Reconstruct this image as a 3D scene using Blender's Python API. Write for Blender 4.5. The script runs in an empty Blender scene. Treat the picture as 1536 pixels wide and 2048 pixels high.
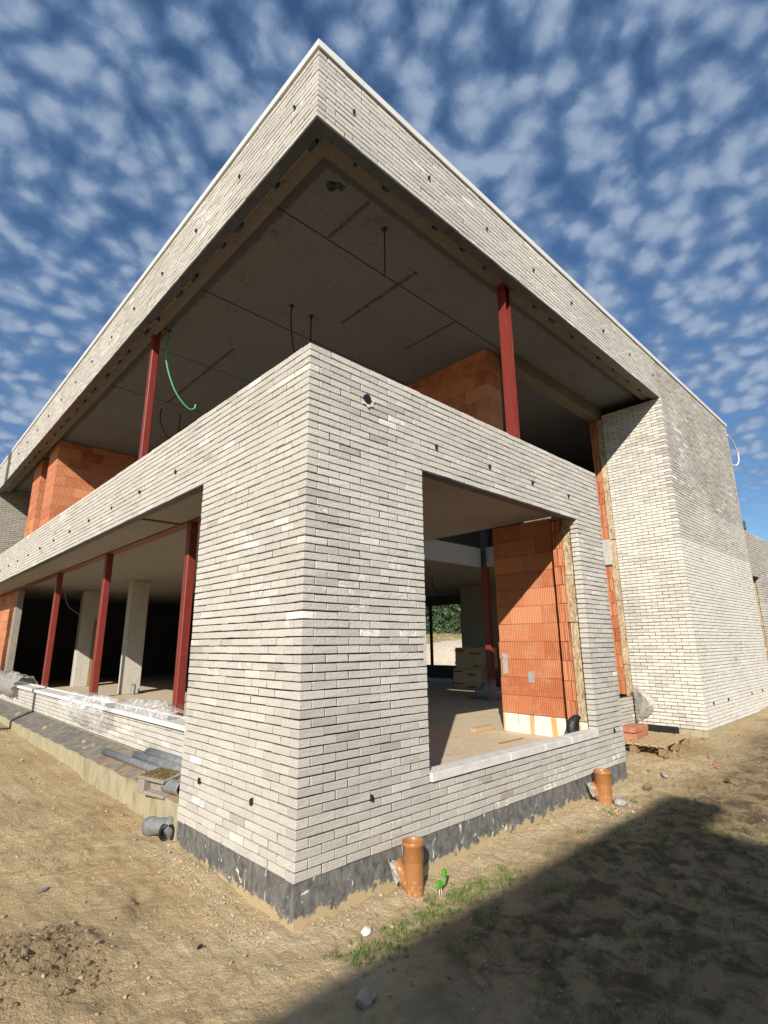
import bpy, math, random
import numpy as np
from mathutils import Vector, Matrix
random.seed(7); RNG = np.random.default_rng(11)
R = math.radians
scene = bpy.context.scene

# ------------------------------------------------------------------ camera
cam = bpy.data.cameras.new('Camera'); camo = bpy.data.objects.new('Camera', cam)
scene.collection.objects.link(camo); scene.camera = camo
YAW, PITCH, ROLL = 0.7634, 0.2448, -0.0076
fw = Vector((math.sin(YAW)*math.cos(PITCH), math.cos(YAW)*math.cos(PITCH), math.sin(PITCH)))
rt = Vector((math.cos(YAW), -math.sin(YAW), 0)); up = rt.cross(fw)
r2 = rt*math.cos(ROLL)+up*math.sin(ROLL); u2 = up*math.cos(ROLL)-rt*math.sin(ROLL)
M4 = Matrix((r2, u2, -fw)).transposed().to_4x4(); M4.translation = (-2.179, -3.113, 1.451)
camo.matrix_world = M4
cam.sensor_fit = 'HORIZONTAL'; cam.sensor_width = 36; cam.lens = 36*1056/1536
cam.clip_start = 0.05; cam.clip_end = 3000

# ------------------------------------------------------------------ light
SUN_D = Vector((1, .74, -.665)).normalized()           # the way the light travels
EL = math.asin(-SUN_D.z); AZ = math.atan2(-SUN_D.x, -SUN_D.y)
sl = bpy.data.lights.new('Sun', 'SUN'); sl.energy = 5.0; sl.angle = R(.5); sl.color = (1, .915, .80)
so = bpy.data.objects.new('Sun', sl); scene.collection.objects.link(so)
so.rotation_euler = SUN_D.to_track_quat('-Z', 'Y').to_euler(); so.location = (-20, -15, 20)
scene.view_settings.view_transform = 'Standard'; scene.view_settings.look = 'None'
scene.view_settings.exposure = 0.38; scene.view_settings.gamma = 1
scene.cycles.max_bounces = 6; scene.cycles.diffuse_bounces = 2; scene.cycles.transparent_max_bounces = 12
scene.cycles.sample_clamp_indirect = 4; scene.cycles.caustics_reflective = False; scene.cycles.caustics_refractive = False

world = bpy.data.worlds.new('World'); scene.world = world; world.use_nodes = True

class NT:
    """small wrapper to write node trees"""
    def __init__(s, tree): s.t = tree; s.L = tree.links
    def n(s, typ, ins=None, **kw):
        nd = s.t.nodes.new(typ)
        for k, v in kw.items(): setattr(nd, k, v)
        for k, v in (ins or {}).items(): s.set(nd.inputs[k], v)
        return nd
    def set(s, sock, v):
        if isinstance(v, bpy.types.NodeSocket): s.L.new(v, sock)
        elif isinstance(v, bpy.types.Node): s.L.new(v.outputs[0], sock)
        elif isinstance(v, tuple) and len(v) == 3 and sock.type == 'RGBA': sock.default_value = (*v, 1)
        else: sock.default_value = v
    def math(s, op, a, b=0.0, c=None, clamp=False):
        nd = s.n('ShaderNodeMath', operation=op, use_clamp=clamp); s.set(nd.inputs[0], a); s.set(nd.inputs[1], b)
        if c is not None: s.set(nd.inputs[2], c)
        return nd.outputs[0]
    def vmath(s, op, a, b=(0, 0, 0)):
        nd = s.n('ShaderNodeVectorMath', operation=op); s.set(nd.inputs[0], a)
        if op == 'SCALE': s.set(nd.inputs['Scale'], b)
        else: s.set(nd.inputs[1], b)
        return nd.outputs[0]
    def noise(s, vec, scale, detail=3, rough=.55, dist=0.0, fac=True, dim='3D'):
        nd = s.n('ShaderNodeTexNoise', {'Scale': scale, 'Detail': detail, 'Roughness': rough, 'Distortion': dist}, noise_dimensions=dim)
        if vec is not None: s.set(nd.inputs['Vector'], vec)
        return nd.outputs[0 if fac else 1]
    def mix(s, f, a, b, blend='MIX'):
        nd = s.n('ShaderNodeMix', data_type='RGBA', blend_type=blend); s.set(nd.inputs[0], f); s.set(nd.inputs[6], a); s.set(nd.inputs[7], b)
        return nd.outputs[2]
    def ramp(s, f, lo, hi, a=0.0, b=1.0, smooth=True):
        nd = s.n('ShaderNodeMapRange', interpolation_type='SMOOTHSTEP' if smooth else 'LINEAR')
        for i, v in enumerate((f, lo, hi, a, b)): s.set(nd.inputs[i], v)
        return nd.outputs[0]

# sky: Nishita, with a thin altocumulus sheet laid on a horizontal plane high above
W = NT(world.node_tree); world.node_tree.nodes.clear()
sky = W.n('ShaderNodeTexSky', sky_type='NISHITA', sun_disc=False, sun_elevation=EL, sun_rotation=AZ, altitude=100, air_density=1.0, dust_density=.35, ozone_density=2.0)
tc = W.n('ShaderNodeTexCoord'); sep = W.n('ShaderNodeSeparateXYZ', {0: tc.outputs['Generated']})
zc = W.math('ADD', W.math('MAXIMUM', sep.outputs[2], .0), .30)
px = W.math('DIVIDE', sep.outputs[0], zc); py = W.math('DIVIDE', sep.outputs[1], zc)
P = W.n('ShaderNodeCombineXYZ', {0: px, 1: py, 2: 0.0}).outputs[0]
wob = W.vmath('SCALE', W.vmath('SUBTRACT', W.noise(P, 7, 2, .5, fac=False), (.5, .5, .5)), .045)
P2 = W.vmath('ADD', P, wob)
vor = W.n('ShaderNodeTexVoronoi', {'Vector': P2, 'Scale': 20.0, 'Smoothness': .45, 'Randomness': .95}, feature='SMOOTH_F1', voronoi_dimensions='2D').outputs[0]
vo2 = W.n('ShaderNodeTexVoronoi', {'Vector': P2, 'Scale': 37.0, 'Smoothness': .5, 'Randomness': 1.0}, feature='SMOOTH_F1', voronoi_dimensions='2D').outputs[0]
fine = W.noise(P2, 18, 8, .60)
big = W.noise(P, 4.0, 4, .55)
dens = W.math('ADD', W.math('MULTIPLY', W.math('SUBTRACT', .46, vor), 1.3), W.math('MULTIPLY', W.math('SUBTRACT', .45, vo2), .30))
dens = W.math('ADD', dens, W.math('MULTIPLY', W.math('SUBTRACT', fine, .5), 1.75))
dens = W.math('ADD', dens, W.math('MULTIPLY', W.math('SUBTRACT', big, .5), 1.4))
mask = W.ramp(dens, -.62, .26)
low = W.ramp(sep.outputs[2], .13, .32)                 # the sheet ends towards the low sky
mask = W.math('MULTIPLY', W.math('MULTIPLY', mask, low), .80)
core = W.ramp(dens, -.15, .70)
ccol = W.mix(core, (1.75, 2.75, 4.7), (4.3, 5.3, 6.9))
skyc = W.mix(1.0, sky.outputs[0], (.80, 1.05, 1.25), 'MULTIPLY')
col = W.mix(mask, skyc, ccol)
bg = W.n('ShaderNodeBackground', {'Color': col, 'Strength': .07})
W.L.new(bg.outputs[0], W.n('ShaderNodeOutputWorld').inputs[0])

# ------------------------------------------------------------------ materials
def material(name):
    m = bpy.data.materials.new(name); m.use_nodes = True; m.node_tree.nodes.clear(); return m, NT(m.node_tree)
def finish(T, color, rough=.8, height=None, bump=.3, dist=.01, **kw):
    p = T.n('ShaderNodeBsdfPrincipled', {'Base Color': color, 'Roughness': rough, **kw})
    if height is not None:
        b = T.n('ShaderNodeBump', {'Strength': bump, 'Distance': dist, 'Height': height}); T.L.new(b.outputs[0], p.inputs['Normal'])
    T.L.new(p.outputs[0], T.n('ShaderNodeOutputMaterial').inputs[0]); return p
def pos(T): return T.n('ShaderNodeNewGeometry').outputs['Position']
def objc(T): return T.n('ShaderNodeTexCoord').outputs['Object']
def attr(T, name): return T.n('ShaderNodeAttribute', attribute_name=name).outputs['Fac']

def simple(name, color, rough=.6, var=.25, scale=6.0, bump=.15, metallic=0.0, dist=.004, coord='pos'):
    m, T = material(name); c = pos(T) if coord == 'pos' else objc(T)
    n = T.noise(c, scale, 5, .6); n2 = T.noise(c, scale*7, 3, .6)
    f = T.ramp(n, .3, .7, 1-var, 1+var)
    cc = T.vmath('SCALE', color, f)
    cc = T.vmath('SCALE', cc, T.ramp(n2, .3, .7, 1-var*.5, 1+var*.5))
    finish(T, cc, rough, n2, bump, dist, Metallic=metallic); return m

def brick_mat(name, dark, mid, light, white, warm=0.0):
    m, T = material(name); c = pos(T)
    t = attr(T, 'tone'); w = attr(T, 'lime')
    base = T.mix(T.ramp(t, 0, .5, smooth=False), dark, mid)
    base = T.mix(T.ramp(t, .5, 1, smooth=False), base, light)
    n1 = T.noise(c, 34, 4, .65); n2 = T.noise(c, 130, 4, .6); n3 = T.noise(c, 14, 3, .6, 1.5)
    base = T.mix(T.ramp(n1, .42, .75, 0, .40), base, T.vmath('SCALE', base, .72))
    lime = T.math('MULTIPLY', T.ramp(n3, T.math('SUBTRACT', .78, T.math('MULTIPLY', w, .55)), T.math('SUBTRACT', .95, T.math('MULTIPLY', w, .5))), .9)
    base = T.mix(lime, base, white)
    pits = T.ramp(T.noise(c, 75, 2, .5), .66, .74)
    base = T.mix(T.math('MULTIPLY', pits, .45), base, T.vmath('SCALE', dark, .5))
    h = T.math('ADD', T.math('MULTIPLY', n1, .9), T.math('MULTIPLY', n2, .35))
    wr = T.n('ShaderNodeTexWave', {'Vector': c, 'Scale': 13.0, 'Distortion': 9.0, 'Detail': 3.0, 'Detail Scale': 2.0}, bands_direction='Z')
    h = T.math('ADD', h, T.math('MULTIPLY', wr.outputs[1], .28)); h = T.math('SUBTRACT', h, T.math('MULTIPLY', pits, .6))
    finish(T, base, .9, h, .55, .006); return m
M = {}
M['brick'] = brick_mat('pale_brick', (.29, .255, .215), (.462, .436, .388), (.73, .705, .635), (.78, .76, .71))
def m_mortar():
    m, T = material('raw_joint'); n = T.noise(pos(T), 25, 4)
    finish(T, T.mix(n, (.028, .025, .022), (.085, .076, .066)), .95, n, .6, .01); return m
M['joint'] = m_mortar()

def m_terra():
    m, T = material('fired_clay_block'); c = pos(T); t = attr(T, 'tone')
    base = T.mix(t, (.40, .105, .038), (.67, .27, .125))
    n = T.noise(c, 5, 5, .65); d = T.noise(c, 28, 4, .65, 1.0); br = T.noise(T.n('ShaderNodeMapping', {0: c, 3: (3, 3, 26)}).outputs[0], 1.6, 5, .7)
    base = T.mix(T.ramp(n, .46, .72, 0, .6), base, (.58, .29, .16))
    base = T.mix(T.ramp(br, .52, .72, 0, .5), base, (.66, .34, .19)); base = T.mix(T.ramp(d, .55, .8, 0, .4), base, (.26, .075, .03))
    sx = T.n('ShaderNodeSeparateXYZ', {0: c}); u = T.math('ADD', sx.outputs[0], sx.outputs[1])
    rib = T.math('SINE', T.math('MULTIPLY', u, 2*math.pi/.027))
    base = T.mix(T.ramp(rib, -1, -.1, .5, 0), base, T.vmath('SCALE', base, .55))
    h = T.math('ADD', T.math('MULTIPLY', rib, .5), T.math('MULTIPLY', d, .5))
    finish(T, base, .85, h, .7, .006); return m
M['terra'] = m_terra()

def m_concrete(name, c0, c1, stain, rough=.85, seams=False, edge=False):
    m, T = material(name); c = pos(T)
    n = T.noise(c, 1.3, 6, .62); f = T.noise(c, 22, 4, .6); s = T.noise(T.n('ShaderNodeMapping', {0: c, 3: (1, 1, .25)}).outputs[0], 3.2, 4, .7, .6)
    base = T.mix(n, c0, c1); base = T.mix(T.ramp(s, .55, .78, 0, .6), base, stain)
    base = T.vmath('SCALE', base, T.ramp(f, .25, .75, .86, 1.12))
    if edge:      # darker border where the slab meets the edge beam
        sx = T.n('ShaderNodeSeparateXYZ', {0: c}); e = T.math('MINIMUM', sx.outputs[0], sx.outputs[1])
        e = T.math('ADD', e, T.math('MULTIPLY', T.math('SUBTRACT', T.noise(c, 9, 4, .6), .5), .12))
        base = T.mix(T.ramp(e, .49, .53, .85, 0), base, (.075, .073, .066))
    pit = T.ramp(T.noise(c, 60, 2), .7, .76)
    base = T.mix(T.math('MULTIPLY', pit, .5), base, T.vmath('SCALE', c0, .4))
    finish(T, base, rough, T.math('SUBTRACT', T.math('ADD', f, n), pit), .3, .006); return m
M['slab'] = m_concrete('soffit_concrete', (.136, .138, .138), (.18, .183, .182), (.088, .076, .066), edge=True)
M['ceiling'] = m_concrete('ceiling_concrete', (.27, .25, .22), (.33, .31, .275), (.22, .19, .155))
M['edge'] = m_concrete('edge_beam_concrete', (.135, .11, .08), (.21, .178, .135), (.07, .05, .034))
M['dark_wall'] = m_concrete('shade_darkened_block', (.045, .042, .038), (.07, .065, .058), (.03, .025, .02))  # indoor darkness put into the wall colour
M['old_concrete'] = m_concrete('old_concrete', (.25, .225, .18), (.34, .31, .26), (.15, .12, .08))
M['joint_filler'] = simple('joint_filler', (.10, .075, .05), .9, .4, 12, .5)
M['column_concrete'] = m_concrete('column_concrete', (.40, .38, .33), (.54, .51, .45), (.30, .26, .20))
M['floor'] = m_concrete('dusty_floor_concrete', (.50, .41, .29), (.62, .52, .38), (.36, .28, .19))
M['white_slab'] = m_concrete('plastered_edge', (.40, .385, .355), (.50, .48, .45), (.32, .29, .25))
M['block'] = m_concrete('grey_block', (.20, .185, .16), (.29, .275, .24), (.2, .18, .15))
M['red'] = None
def m_red():
    m, T = material('red_primer_steel'); c = pos(T)
    n = T.noise(c, 4, 5, .65); s = T.noise(T.n('ShaderNodeMapping', {0: c, 3: (30, 30, 1.5)}).outputs[0], 1.0, 4, .6)
    b = T.mix(n, (.150, .017, .011), (.22, .033, .021)); b = T.mix(T.ramp(s, .56, .80, 0, .5), b, (.30, .10, .07)); b = T.mix(T.ramp(T.noise(c, 38, 4, .7), .60, .72, 0, .6), b, (.13, .03, .016))
    z = T.n('ShaderNodeSeparateXYZ', {0: c}).outputs[2]
    dust = T.math('MULTIPLY', T.ramp(T.math('ADD', z, T.math('MULTIPLY', T.noise(c, 9, 4), .35)), .72, .92, .6, 0), T.ramp(z, .1, .2, 0, 1))
    b = T.mix(dust, b, (.48, .36, .30))
    finish(T, b, .5, n, .2, .003); return m
M['red'] = m_red()
def m_insul():
    m, T = material('mineral_wool_board'); c = pos(T)
    n = T.noise(T.n('ShaderNodeMapping', {0: c, 3: (1, 1, .35)}).outputs[0], 24, 6, .75, 1.5); b = T.noise(c, 5, 3)
    col = T.mix(T.ramp(n, .32, .66), (.20, .115, .05), (.66, .52, .34)); col = T.mix(T.ramp(b, .45, .7, 0, .4), col, (.74, .64, .48))
    finish(T, col, .95, n, .9, .02); return m
M['insul'] = m_insul()
def m_plinth():
    m, T = material('bitumen_plinth'); c = pos(T)
    mp = T.n('ShaderNodeMapping', {0: c, 3: (1, 1, .55)}).outputs[0]
    n = T.noise(mp, 17, 7, .72, .5); f = T.noise(c, 60, 4, .7)
    b = T.mix(T.ramp(n, .3, .7), (.062, .064, .065), (.20, .195, .18)); b = T.mix(T.ramp(T.noise(mp, 30, 4, .7, .8), .55, .78, 0, .55), b, (.30, .285, .25))
    fl = T.ramp(T.noise(T.n('ShaderNodeMapping', {0: c, 1: (3.1, 1, 0), 3: (1, 1, .6)}).outputs[0], 15, 4, .65, .9), .645, .68); b = T.mix(T.math('MULTIPLY', fl, .92), b, (.74, .72, .68))
    sx = T.n('ShaderNodeSeparateXYZ', {0: c}); z = sx.outputs[2]
    e = T.math('ADD', z, T.math('MULTIPLY', T.math('SUBTRACT', T.noise(c, 10, 7, .72), .5), .34))
    b = T.mix(T.ramp(e, -.208, -.190, .92, 0), b, (.46, .36, .21))
    finish(T, b, .55, T.math('ADD', n, T.math('MULTIPLY', f, .4)), .5, .012); return m
M['plinth'] = m_plinth()
def m_footing():
    m, T = material('stained_footing_concrete'); c = pos(T)
    s = T.noise(T.n('ShaderNodeMapping', {0: c, 3: (14, 5.5, 1.6)}).outputs[0], 1.0, 7, .75, .8); n = T.noise(c, 7, 5, .65)
    b = T.mix(n, (.31, .265, .16), (.45, .40, .265)); b = T.mix(T.ramp(s, .46, .72, 0, .75), b, (.14, .115, .065)); b = T.mix(T.ramp(T.noise(c, 3), .55, .75, 0, .5), b, (.48, .43, .31))
    finish(T, b, .9, n, .5, .01); return m
M['footing'] = m_footing()
def m_ledge():
    m, T = material('dirty_ledge_membrane'); c = pos(T)
    s = T.noise(T.n('ShaderNodeMapping', {0: c, 2: (0, 0, .5), 3: (2.2, 3.6, 2)}).outputs[0], 2.6, 6, .74, .4)
    b = T.mix(T.ramp(s, .35, .65), (.085, .083, .075), (.225, .21, .175))
    y = T.n('ShaderNodeSeparateXYZ', {0: c}).outputs[1]
    d = T.math('MULTIPLY', T.ramp(y, 3.2, 5.2, 1, .12), T.ramp(T.noise(c, 6, 5, .65), .35, .6))
    b = T.mix(d, b, (.33, .23, .135))
    finish(T, b, .85, s, .7, .02); return m
M['ledge'] = m_ledge()
M['metal_white'] = simple('white_coping_metal', (.70, .69, .66), .4, .03, 3, .02)
M['zinc'] = simple('grey_trim_metal', (.060, .063, .062), .5, .25, 5, .1)
M['sill'] = simple('cut_stone_sill', (.60, .585, .545), .75, .10, 9, .2)
M['white_profile'] = simple('white_profile', (.80, .79, .75), .45, .06, 5, .05)
M['black'] = simple('black_plastic', (.012, .012, .013), .45, .2, 20, .1)
M['black_sheet'] = simple('black_membrane', (.018, .019, .022), .38, .3, 9, .4, dist=.01)
M['orange_pvc'] = None
def m_orange():
    m, T = material('orange_pvc'); c = pos(T); n = T.noise(c, 12, 5, .65); s = T.noise(T.n('ShaderNodeMapping', {0: c, 3: (1, 1, .4)}).outputs[0], 40, 4, .7)
    b = T.mix(n, (.31, .130, .044), (.37, .165, .060)); b = T.mix(T.ramp(s, .56, .8, 0, .5), b, (.60, .36, .20))
    z = T.n('ShaderNodeSeparateXYZ', {0: c}).outputs[2]; b = T.mix(T.math('MULTIPLY', T.ramp(z, -.22, -.10, 1, 0), T.ramp(T.noise(c, 50, 4, .7), .50, .7)), b, (.50, .37, .23))
    finish(T, b, .38, s, .12, .003); return m
M['orange_pvc'] = m_orange()
M['grey_pvc'] = simple('grey_pvc', (.19, .20, .205), .42, .22, 14, .1)
M['rubber'] = simple('black_rubber', (.010, .010, .012), .4, .2, 20, .1)
M['green_plastic'] = simple('green_plastic', (.085, .33, .03), .4, .15, 20, .05)
M['green_hose'] = simple('green_conduit', (.10, .42, .17), .4, .1, 20, .05)
M['wood'] = None
def m_wood(name, a, b2):
    m, T = material(name); c = objc(T); g = T.noise(T.n('ShaderNodeMapping', {0: c, 3: (3, 40, 40)}).outputs[0], 1.5, 5, .65, .6); n = T.noise(c, 8, 4)
    finish(T, T.mix(T.ramp(n, .5, .8, 0, .4), T.mix(g, a, b2), T_v(a, .6)), .85, g, .4, .004); return m
def T_v(a, k): return tuple(x*k for x in a)
M['wood'] = m_wood('weathered_pallet_wood', (.36, .25, .13), (.56, .42, .25))
M['wood_block'] = m_wood('pallet_block_wood', (.20, .13, .07), (.32, .22, .12))
M['orange_tile'] = simple('orange_clay', (.46, .19, .105), .8, .22, 14, .5)
M['stone_white'] = simple('white_stone', (.70, .66, .60), .85, .2, 12, .6)
M['sand_stone'] = simple('sandy_rubble', (.44, .35, .23), .9, .35, 9, .6)
M['soil_crumb'] = simple('soil_crumb', (.40, .30, .18), .95, .25, 20, .8)
M['stone_dull'] = simple('dull_stone', (.34, .27, .19), .95, .3, 12, .7)
M['stone_grey'] = simple('grey_stone', (.36, .33, .28), .9, .3, 14, .7)
M['clod'] = simple('soil_clod', (.215, .152, .085), .95, .3, 20, .8)
M['card'] = simple('brown_cardboard', (.40, .30, .185), .85, .12, 4, .1)
M['card_red'] = simple('dark_red_print', (.16, .03, .022), .8, .1, 9, .05)
M['grey_mortar'] = simple('mortar_dab', (.34, .33, .30), .9, .2, 20, .6)
M['aac'] = None
def m_aac():
    m, T = material('stained_white_block'); c = pos(T)
    s = T.noise(T.n('ShaderNodeMapping', {0: c, 3: (7, 7, .4)}).outputs[0], 1.0, 4, .6); n = T.noise(c, 18, 4)
    b = T.mix(n, (.72, .68, .56), (.80, .77, .66)); b = T.mix(T.ramp(s, .53, .66, 0, .85), b, (.52, .28, .08))
    finish(T, b, .9, n, .3, .004); return m
M['aac'] = m_aac()
M['pole_metal'] = simple('galvanised_steel', (.42, .43, .44), .4, .15, 6, .1, .6)
M['render'] = simple('pale_render', (.55, .52, .47), .9, .1, 2, .3)
M['glass'] = simple('dark_glass', (.02, .025, .03), .08, .1, 2, .02)

def m_plastic():
    m, T = material('clear_plastic_film'); c = pos(T)
    n = T.noise(c, 11, 5, .55, 1.6)
    p = T.n('ShaderNodeBsdfPrincipled', {'Base Color': (.78, .79, .82), 'Roughness': .16, 'IOR': 1.5, 'Specular IOR Level': .8})
    T.set(p.inputs['Alpha'], T.ramp(n, .40, .70, .18, .72))
    b = T.n('ShaderNodeBump', {'Strength': .8, 'Distance': .012, 'Height': n}); T.L.new(b.outputs[0], p.inputs['Normal'])
    T.L.new(p.outputs[0], T.n('ShaderNodeOutputMaterial').inputs[0]); return m
M['film'] = m_plastic()
def m_bag():
    m, T = material('milky_plastic_film'); c = pos(T); n = T.noise(c, 22, 5, .6, 1.5)
    p = T.n('ShaderNodeBsdfPrincipled', {'Base Color': T.mix(n, (.26, .25, .235), (.50, .49, .46)), 'Roughness': .3})
    T.set(p.inputs['Alpha'], T.ramp(n, .3, .65, .55, .92))
    b = T.n('ShaderNodeBump', {'Strength': .8, 'Distance': .01, 'Height': n}); T.L.new(b.outputs[0], p.inputs['Normal'])
    T.L.new(p.outputs[0], T.n('ShaderNodeOutputMaterial').inputs[0]); return m
M['bag'] = m_bag()

def m_ground():
    m, T = material('sandy_building_soil'); c = pos(T)
    n1 = T.noise(c, .9, 5, .6); n2 = T.noise(c, 4.5, 5, .65, .6); n3 = T.noise(c, 26, 5, .7); n4 = T.noise(c, 110, 3, .7)
    b = T.mix(T.ramp(n1, .35, .65), (.475, .35, .182), (.58, .45, .258))
    b = T.mix(T.ramp(n2, .50, .74, 0, .62), b, (.29, .19, .092))
    b = T.mix(T.ramp(T.noise(c, 1.9, 4, .6, .4), .54, .74, 0, .6), b, (.57, .455, .285))
    b = T.mix(T.ramp(n3, .55, .75, 0, .55), b, (.21, .14, .07))
    b = T.mix(T.ramp(n4, .60, .78, 0, .4), b, (.58, .49, .36))
    b = T.mix(T.ramp(T.noise(c, .75, 6, .68, .8), .50, .68, 0, .38), b, (.30, .19, .09))
    loam_shade = attr(T, 'loam_shade')        # dark soil, with the foreground shadow deepened in its colour
    b = T.mix(T.math('MULTIPLY', loam_shade, T.ramp(n2, .36, .62, 1, .38)), b, (.09, .056, .028))
    sand = attr(T, 'sand'); b = T.mix(T.math('MULTIPLY', sand, T.ramp(n3, .3, .7, 1, .6)), b, (.60, .475, .29))
    h = T.math('ADD', T.math('ADD', T.math('MULTIPLY', n2, .7), T.math('MULTIPLY', n3, .9)), T.math('MULTIPLY', n4, .3))
    finish(T, b, .97, h, 1.0, .045); return m
M['ground'] = m_ground()
def m_grass(name, a, b2):
    m, T = material(name); t = attr(T, 'tone')
    p = T.n('ShaderNodeBsdfPrincipled', {'Base Color': T.mix(t, a, b2), 'Roughness': .6})
    T.L.new(p.outputs[0], T.n('ShaderNodeOutputMaterial').inputs[0]); return m
M['grass'] = m_grass('grass_blades', (.04, .088, .016), (.16, .23, .05))
M['dry_grass'] = m_grass('weed_stalks', (.16, .15, .05), (.48, .40, .22))
M['leaf'] = m_grass('conifer_foliage', (.022, .048, .018), (.10, .15, .055))
M['sandheap'] = simple('pale_sand', (.56, .47, .36), .95, .12, 3, .5)
M['bank'] = simple('weedy_bank_soil', (.27, .22, .11), .95, .35, 2, .7)

# ------------------------------------------------------------------ mesh helpers
class MB:
    def __init__(s): s.v = []; s.f = []; s.m = []; s.sm = []; s.at = {}; s.nv = 0
    def add(s, v, f, mi=0, smooth=False, **at):
        v = np.asarray(v, float); k = s.nv; s.v.append(v); s.nv += len(v)
        s.f += [tuple(i+k for i in q) for q in f]; s.m += [mi]*len(f) if isinstance(mi, int) else list(mi); s.sm += [smooth]*len(f)
        for n, a in at.items(): s.at.setdefault(n, []).append((k, np.broadcast_to(np.asarray(a, float), (len(v),))))
        return s
    def box(s, x0, x1, y0, y1, z0, z1, mi=0, **at):
        v = [(x, y, z) for x in (x0, x1) for y in (y0, y1) for z in (z0, z1)]
        return s.add(v, [(0, 1, 3, 2), (4, 6, 7, 5), (0, 4, 5, 1), (2, 3, 7, 6), (0, 2, 6, 4), (1, 5, 7, 3)], mi, **at)
    def boxes(s, lo, hi, mi=0):
        n = len(lo); k = s.nv; L = np.stack([lo, hi], 0); ix = np.array([(a, b, c) for a in (0, 1) for b in (0, 1) for c in (0, 1)])
        V = np.stack([L[ix[:, j], :, j] for j in range(3)], -1).transpose(1, 0, 2); s.v.append(V.reshape(-1, 3)); s.nv += n*8
        Q = np.array([(0, 1, 3, 2), (4, 6, 7, 5), (0, 4, 5, 1), (2, 3, 7, 6), (0, 2, 6, 4), (1, 5, 7, 3)])
        s.f += list(map(tuple, (k+8*np.arange(n)[:, None, None]+Q[None]).reshape(-1, 4).tolist())); s.m += [mi]*(6*n); s.sm += [False]*(6*n); return s
    def prism(s, poly, axis, a, b, mi=0):
        n = len(poly)
        def P(p, t): return {'x': (t, p[0], p[1]), 'y': (p[0], t, p[1]), 'z': (p[0], p[1], t)}[axis]
        v = [P(p, a) for p in poly]+[P(p, b) for p in poly]
        f = [tuple(range(n))[::-1], tuple(range(n, 2*n))]+[(i, (i+1) % n, n+(i+1) % n, n+i) for i in range(n)]
        return s.add(v, f, mi)
    def tube(s, pts, r, n=10, mi=0, cap=True, closed=False):
        pts = [Vector(p) for p in pts]; rs = r if hasattr(r, '__len__') else [r]*len(pts); v = []; f = []; pn = None
        for i, p in enumerate(pts):
            t = (pts[min(i+1, len(pts)-1)]-pts[max(i-1, 0)]).normalized()
            a = (pn if pn is not None else (Vector((0, 0, 1)) if abs(t.z) < .9 else Vector((1, 0, 0))))
            a = (a-t*a.dot(t)).normalized(); pn = a; b = t.cross(a)
            for k in range(n):
                q = 2*math.pi*k/n; v.append(p+a*(rs[i]*math.cos(q))+b*(rs[i]*math.sin(q)))
        for i in range(len(pts)-1):
            for k in range(n): f.append((i*n+k, i*n+(k+1) % n, (i+1)*n+(k+1) % n, (i+1)*n+k))
        if cap: f += [tuple(range(n))[::-1], tuple(range((len(pts)-1)*n, len(pts)*n))]
        return s.add([tuple(q) for q in v], f, mi, True)
    def lathe(s, prof, c=(0, 0, 0), n=32, axis=(0, 0, 1), mi=0):
        q = Vector((0, 0, 1)).rotation_difference(Vector(axis).normalized()); c = Vector(c)
        v = []; f = []
        for (r, z) in prof:
            for k in range(n):
                a = 2*math.pi*k/n; v.append(tuple(c+q @ Vector((r*math.cos(a), r*math.sin(a), z))))
        for i in range(len(prof)-1):
            for k in range(n): f.append((i*n+k, i*n+(k+1) % n, (i+1)*n+(k+1) % n, (i+1)*n+k))
        return s.add(v, f, mi, True)
    def bricks(s, lo, hi, c=.004, jit=.0012, mi=0, tone=None, lime=None):
        """chamfered boxes with slightly uneven corners, one per row of lo / hi"""
        lo = np.asarray(lo, float); hi = np.asarray(hi, float); n = len(lo)
        if not n: return s
        ctr = (lo+hi)/2; h = (hi-lo)/2; cc = np.minimum(c, h.min(1)*.6)
        V = np.zeros((n, 24, 3)); lump = RNG.normal(0, jit, (n, 8, 3))
        for i, sg in enumerate(CSIGN):
            for j in range(3):
                off = np.array(sg)*(h-cc[:, None]*(np.arange(3) != j))
                V[:, i*3+j] = ctr+off+lump[:, i]
        V += RNG.normal(0, jit*.35, V.shape)
        k = s.nv; s.v.append(V.reshape(-1, 3)); s.nv += n*24
        base = k+24*np.arange(n)
        for q in CF4: s.f += list(map(tuple, (base[:, None]+np.array(q)[None]).tolist()))
        for q in CF3: s.f += list(map(tuple, (base[:, None]+np.array(q)[None]).tolist()))
        tot = n*(len(CF4)+len(CF3)); s.m += [mi]*tot; s.sm += [False]*tot
        for nm, a in (('tone', tone), ('lime', lime)):
            if a is not None: s.at.setdefault(nm, []).append((k, np.repeat(np.asarray(a, float), 24)))
        return s
    def mesh(s, name, mats):
        me = bpy.data.meshes.new(name); v = np.concatenate(s.v) if s.v else np.zeros((0, 3))
        me.from_pydata(v.tolist(), [], s.f)
        for m in mats: me.materials.append(m)
        if len(mats) > 1: me.polygons.foreach_set('material_index', np.array(s.m, np.int32))
        if any(s.sm): me.polygons.foreach_set('use_smooth', np.array(s.sm))
        for n, L in s.at.items():
            a = np.full(len(v), .5)
            for k, q in L: a[k:k+len(q)] = q
            me.attributes.new(n, 'FLOAT', 'POINT').data.foreach_set('value', a.astype(np.float32))
        me.update(); return me
CSIGN = [(a, b, c) for a in (-1, 1) for b in (-1, 1) for c in (-1, 1)]
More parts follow.
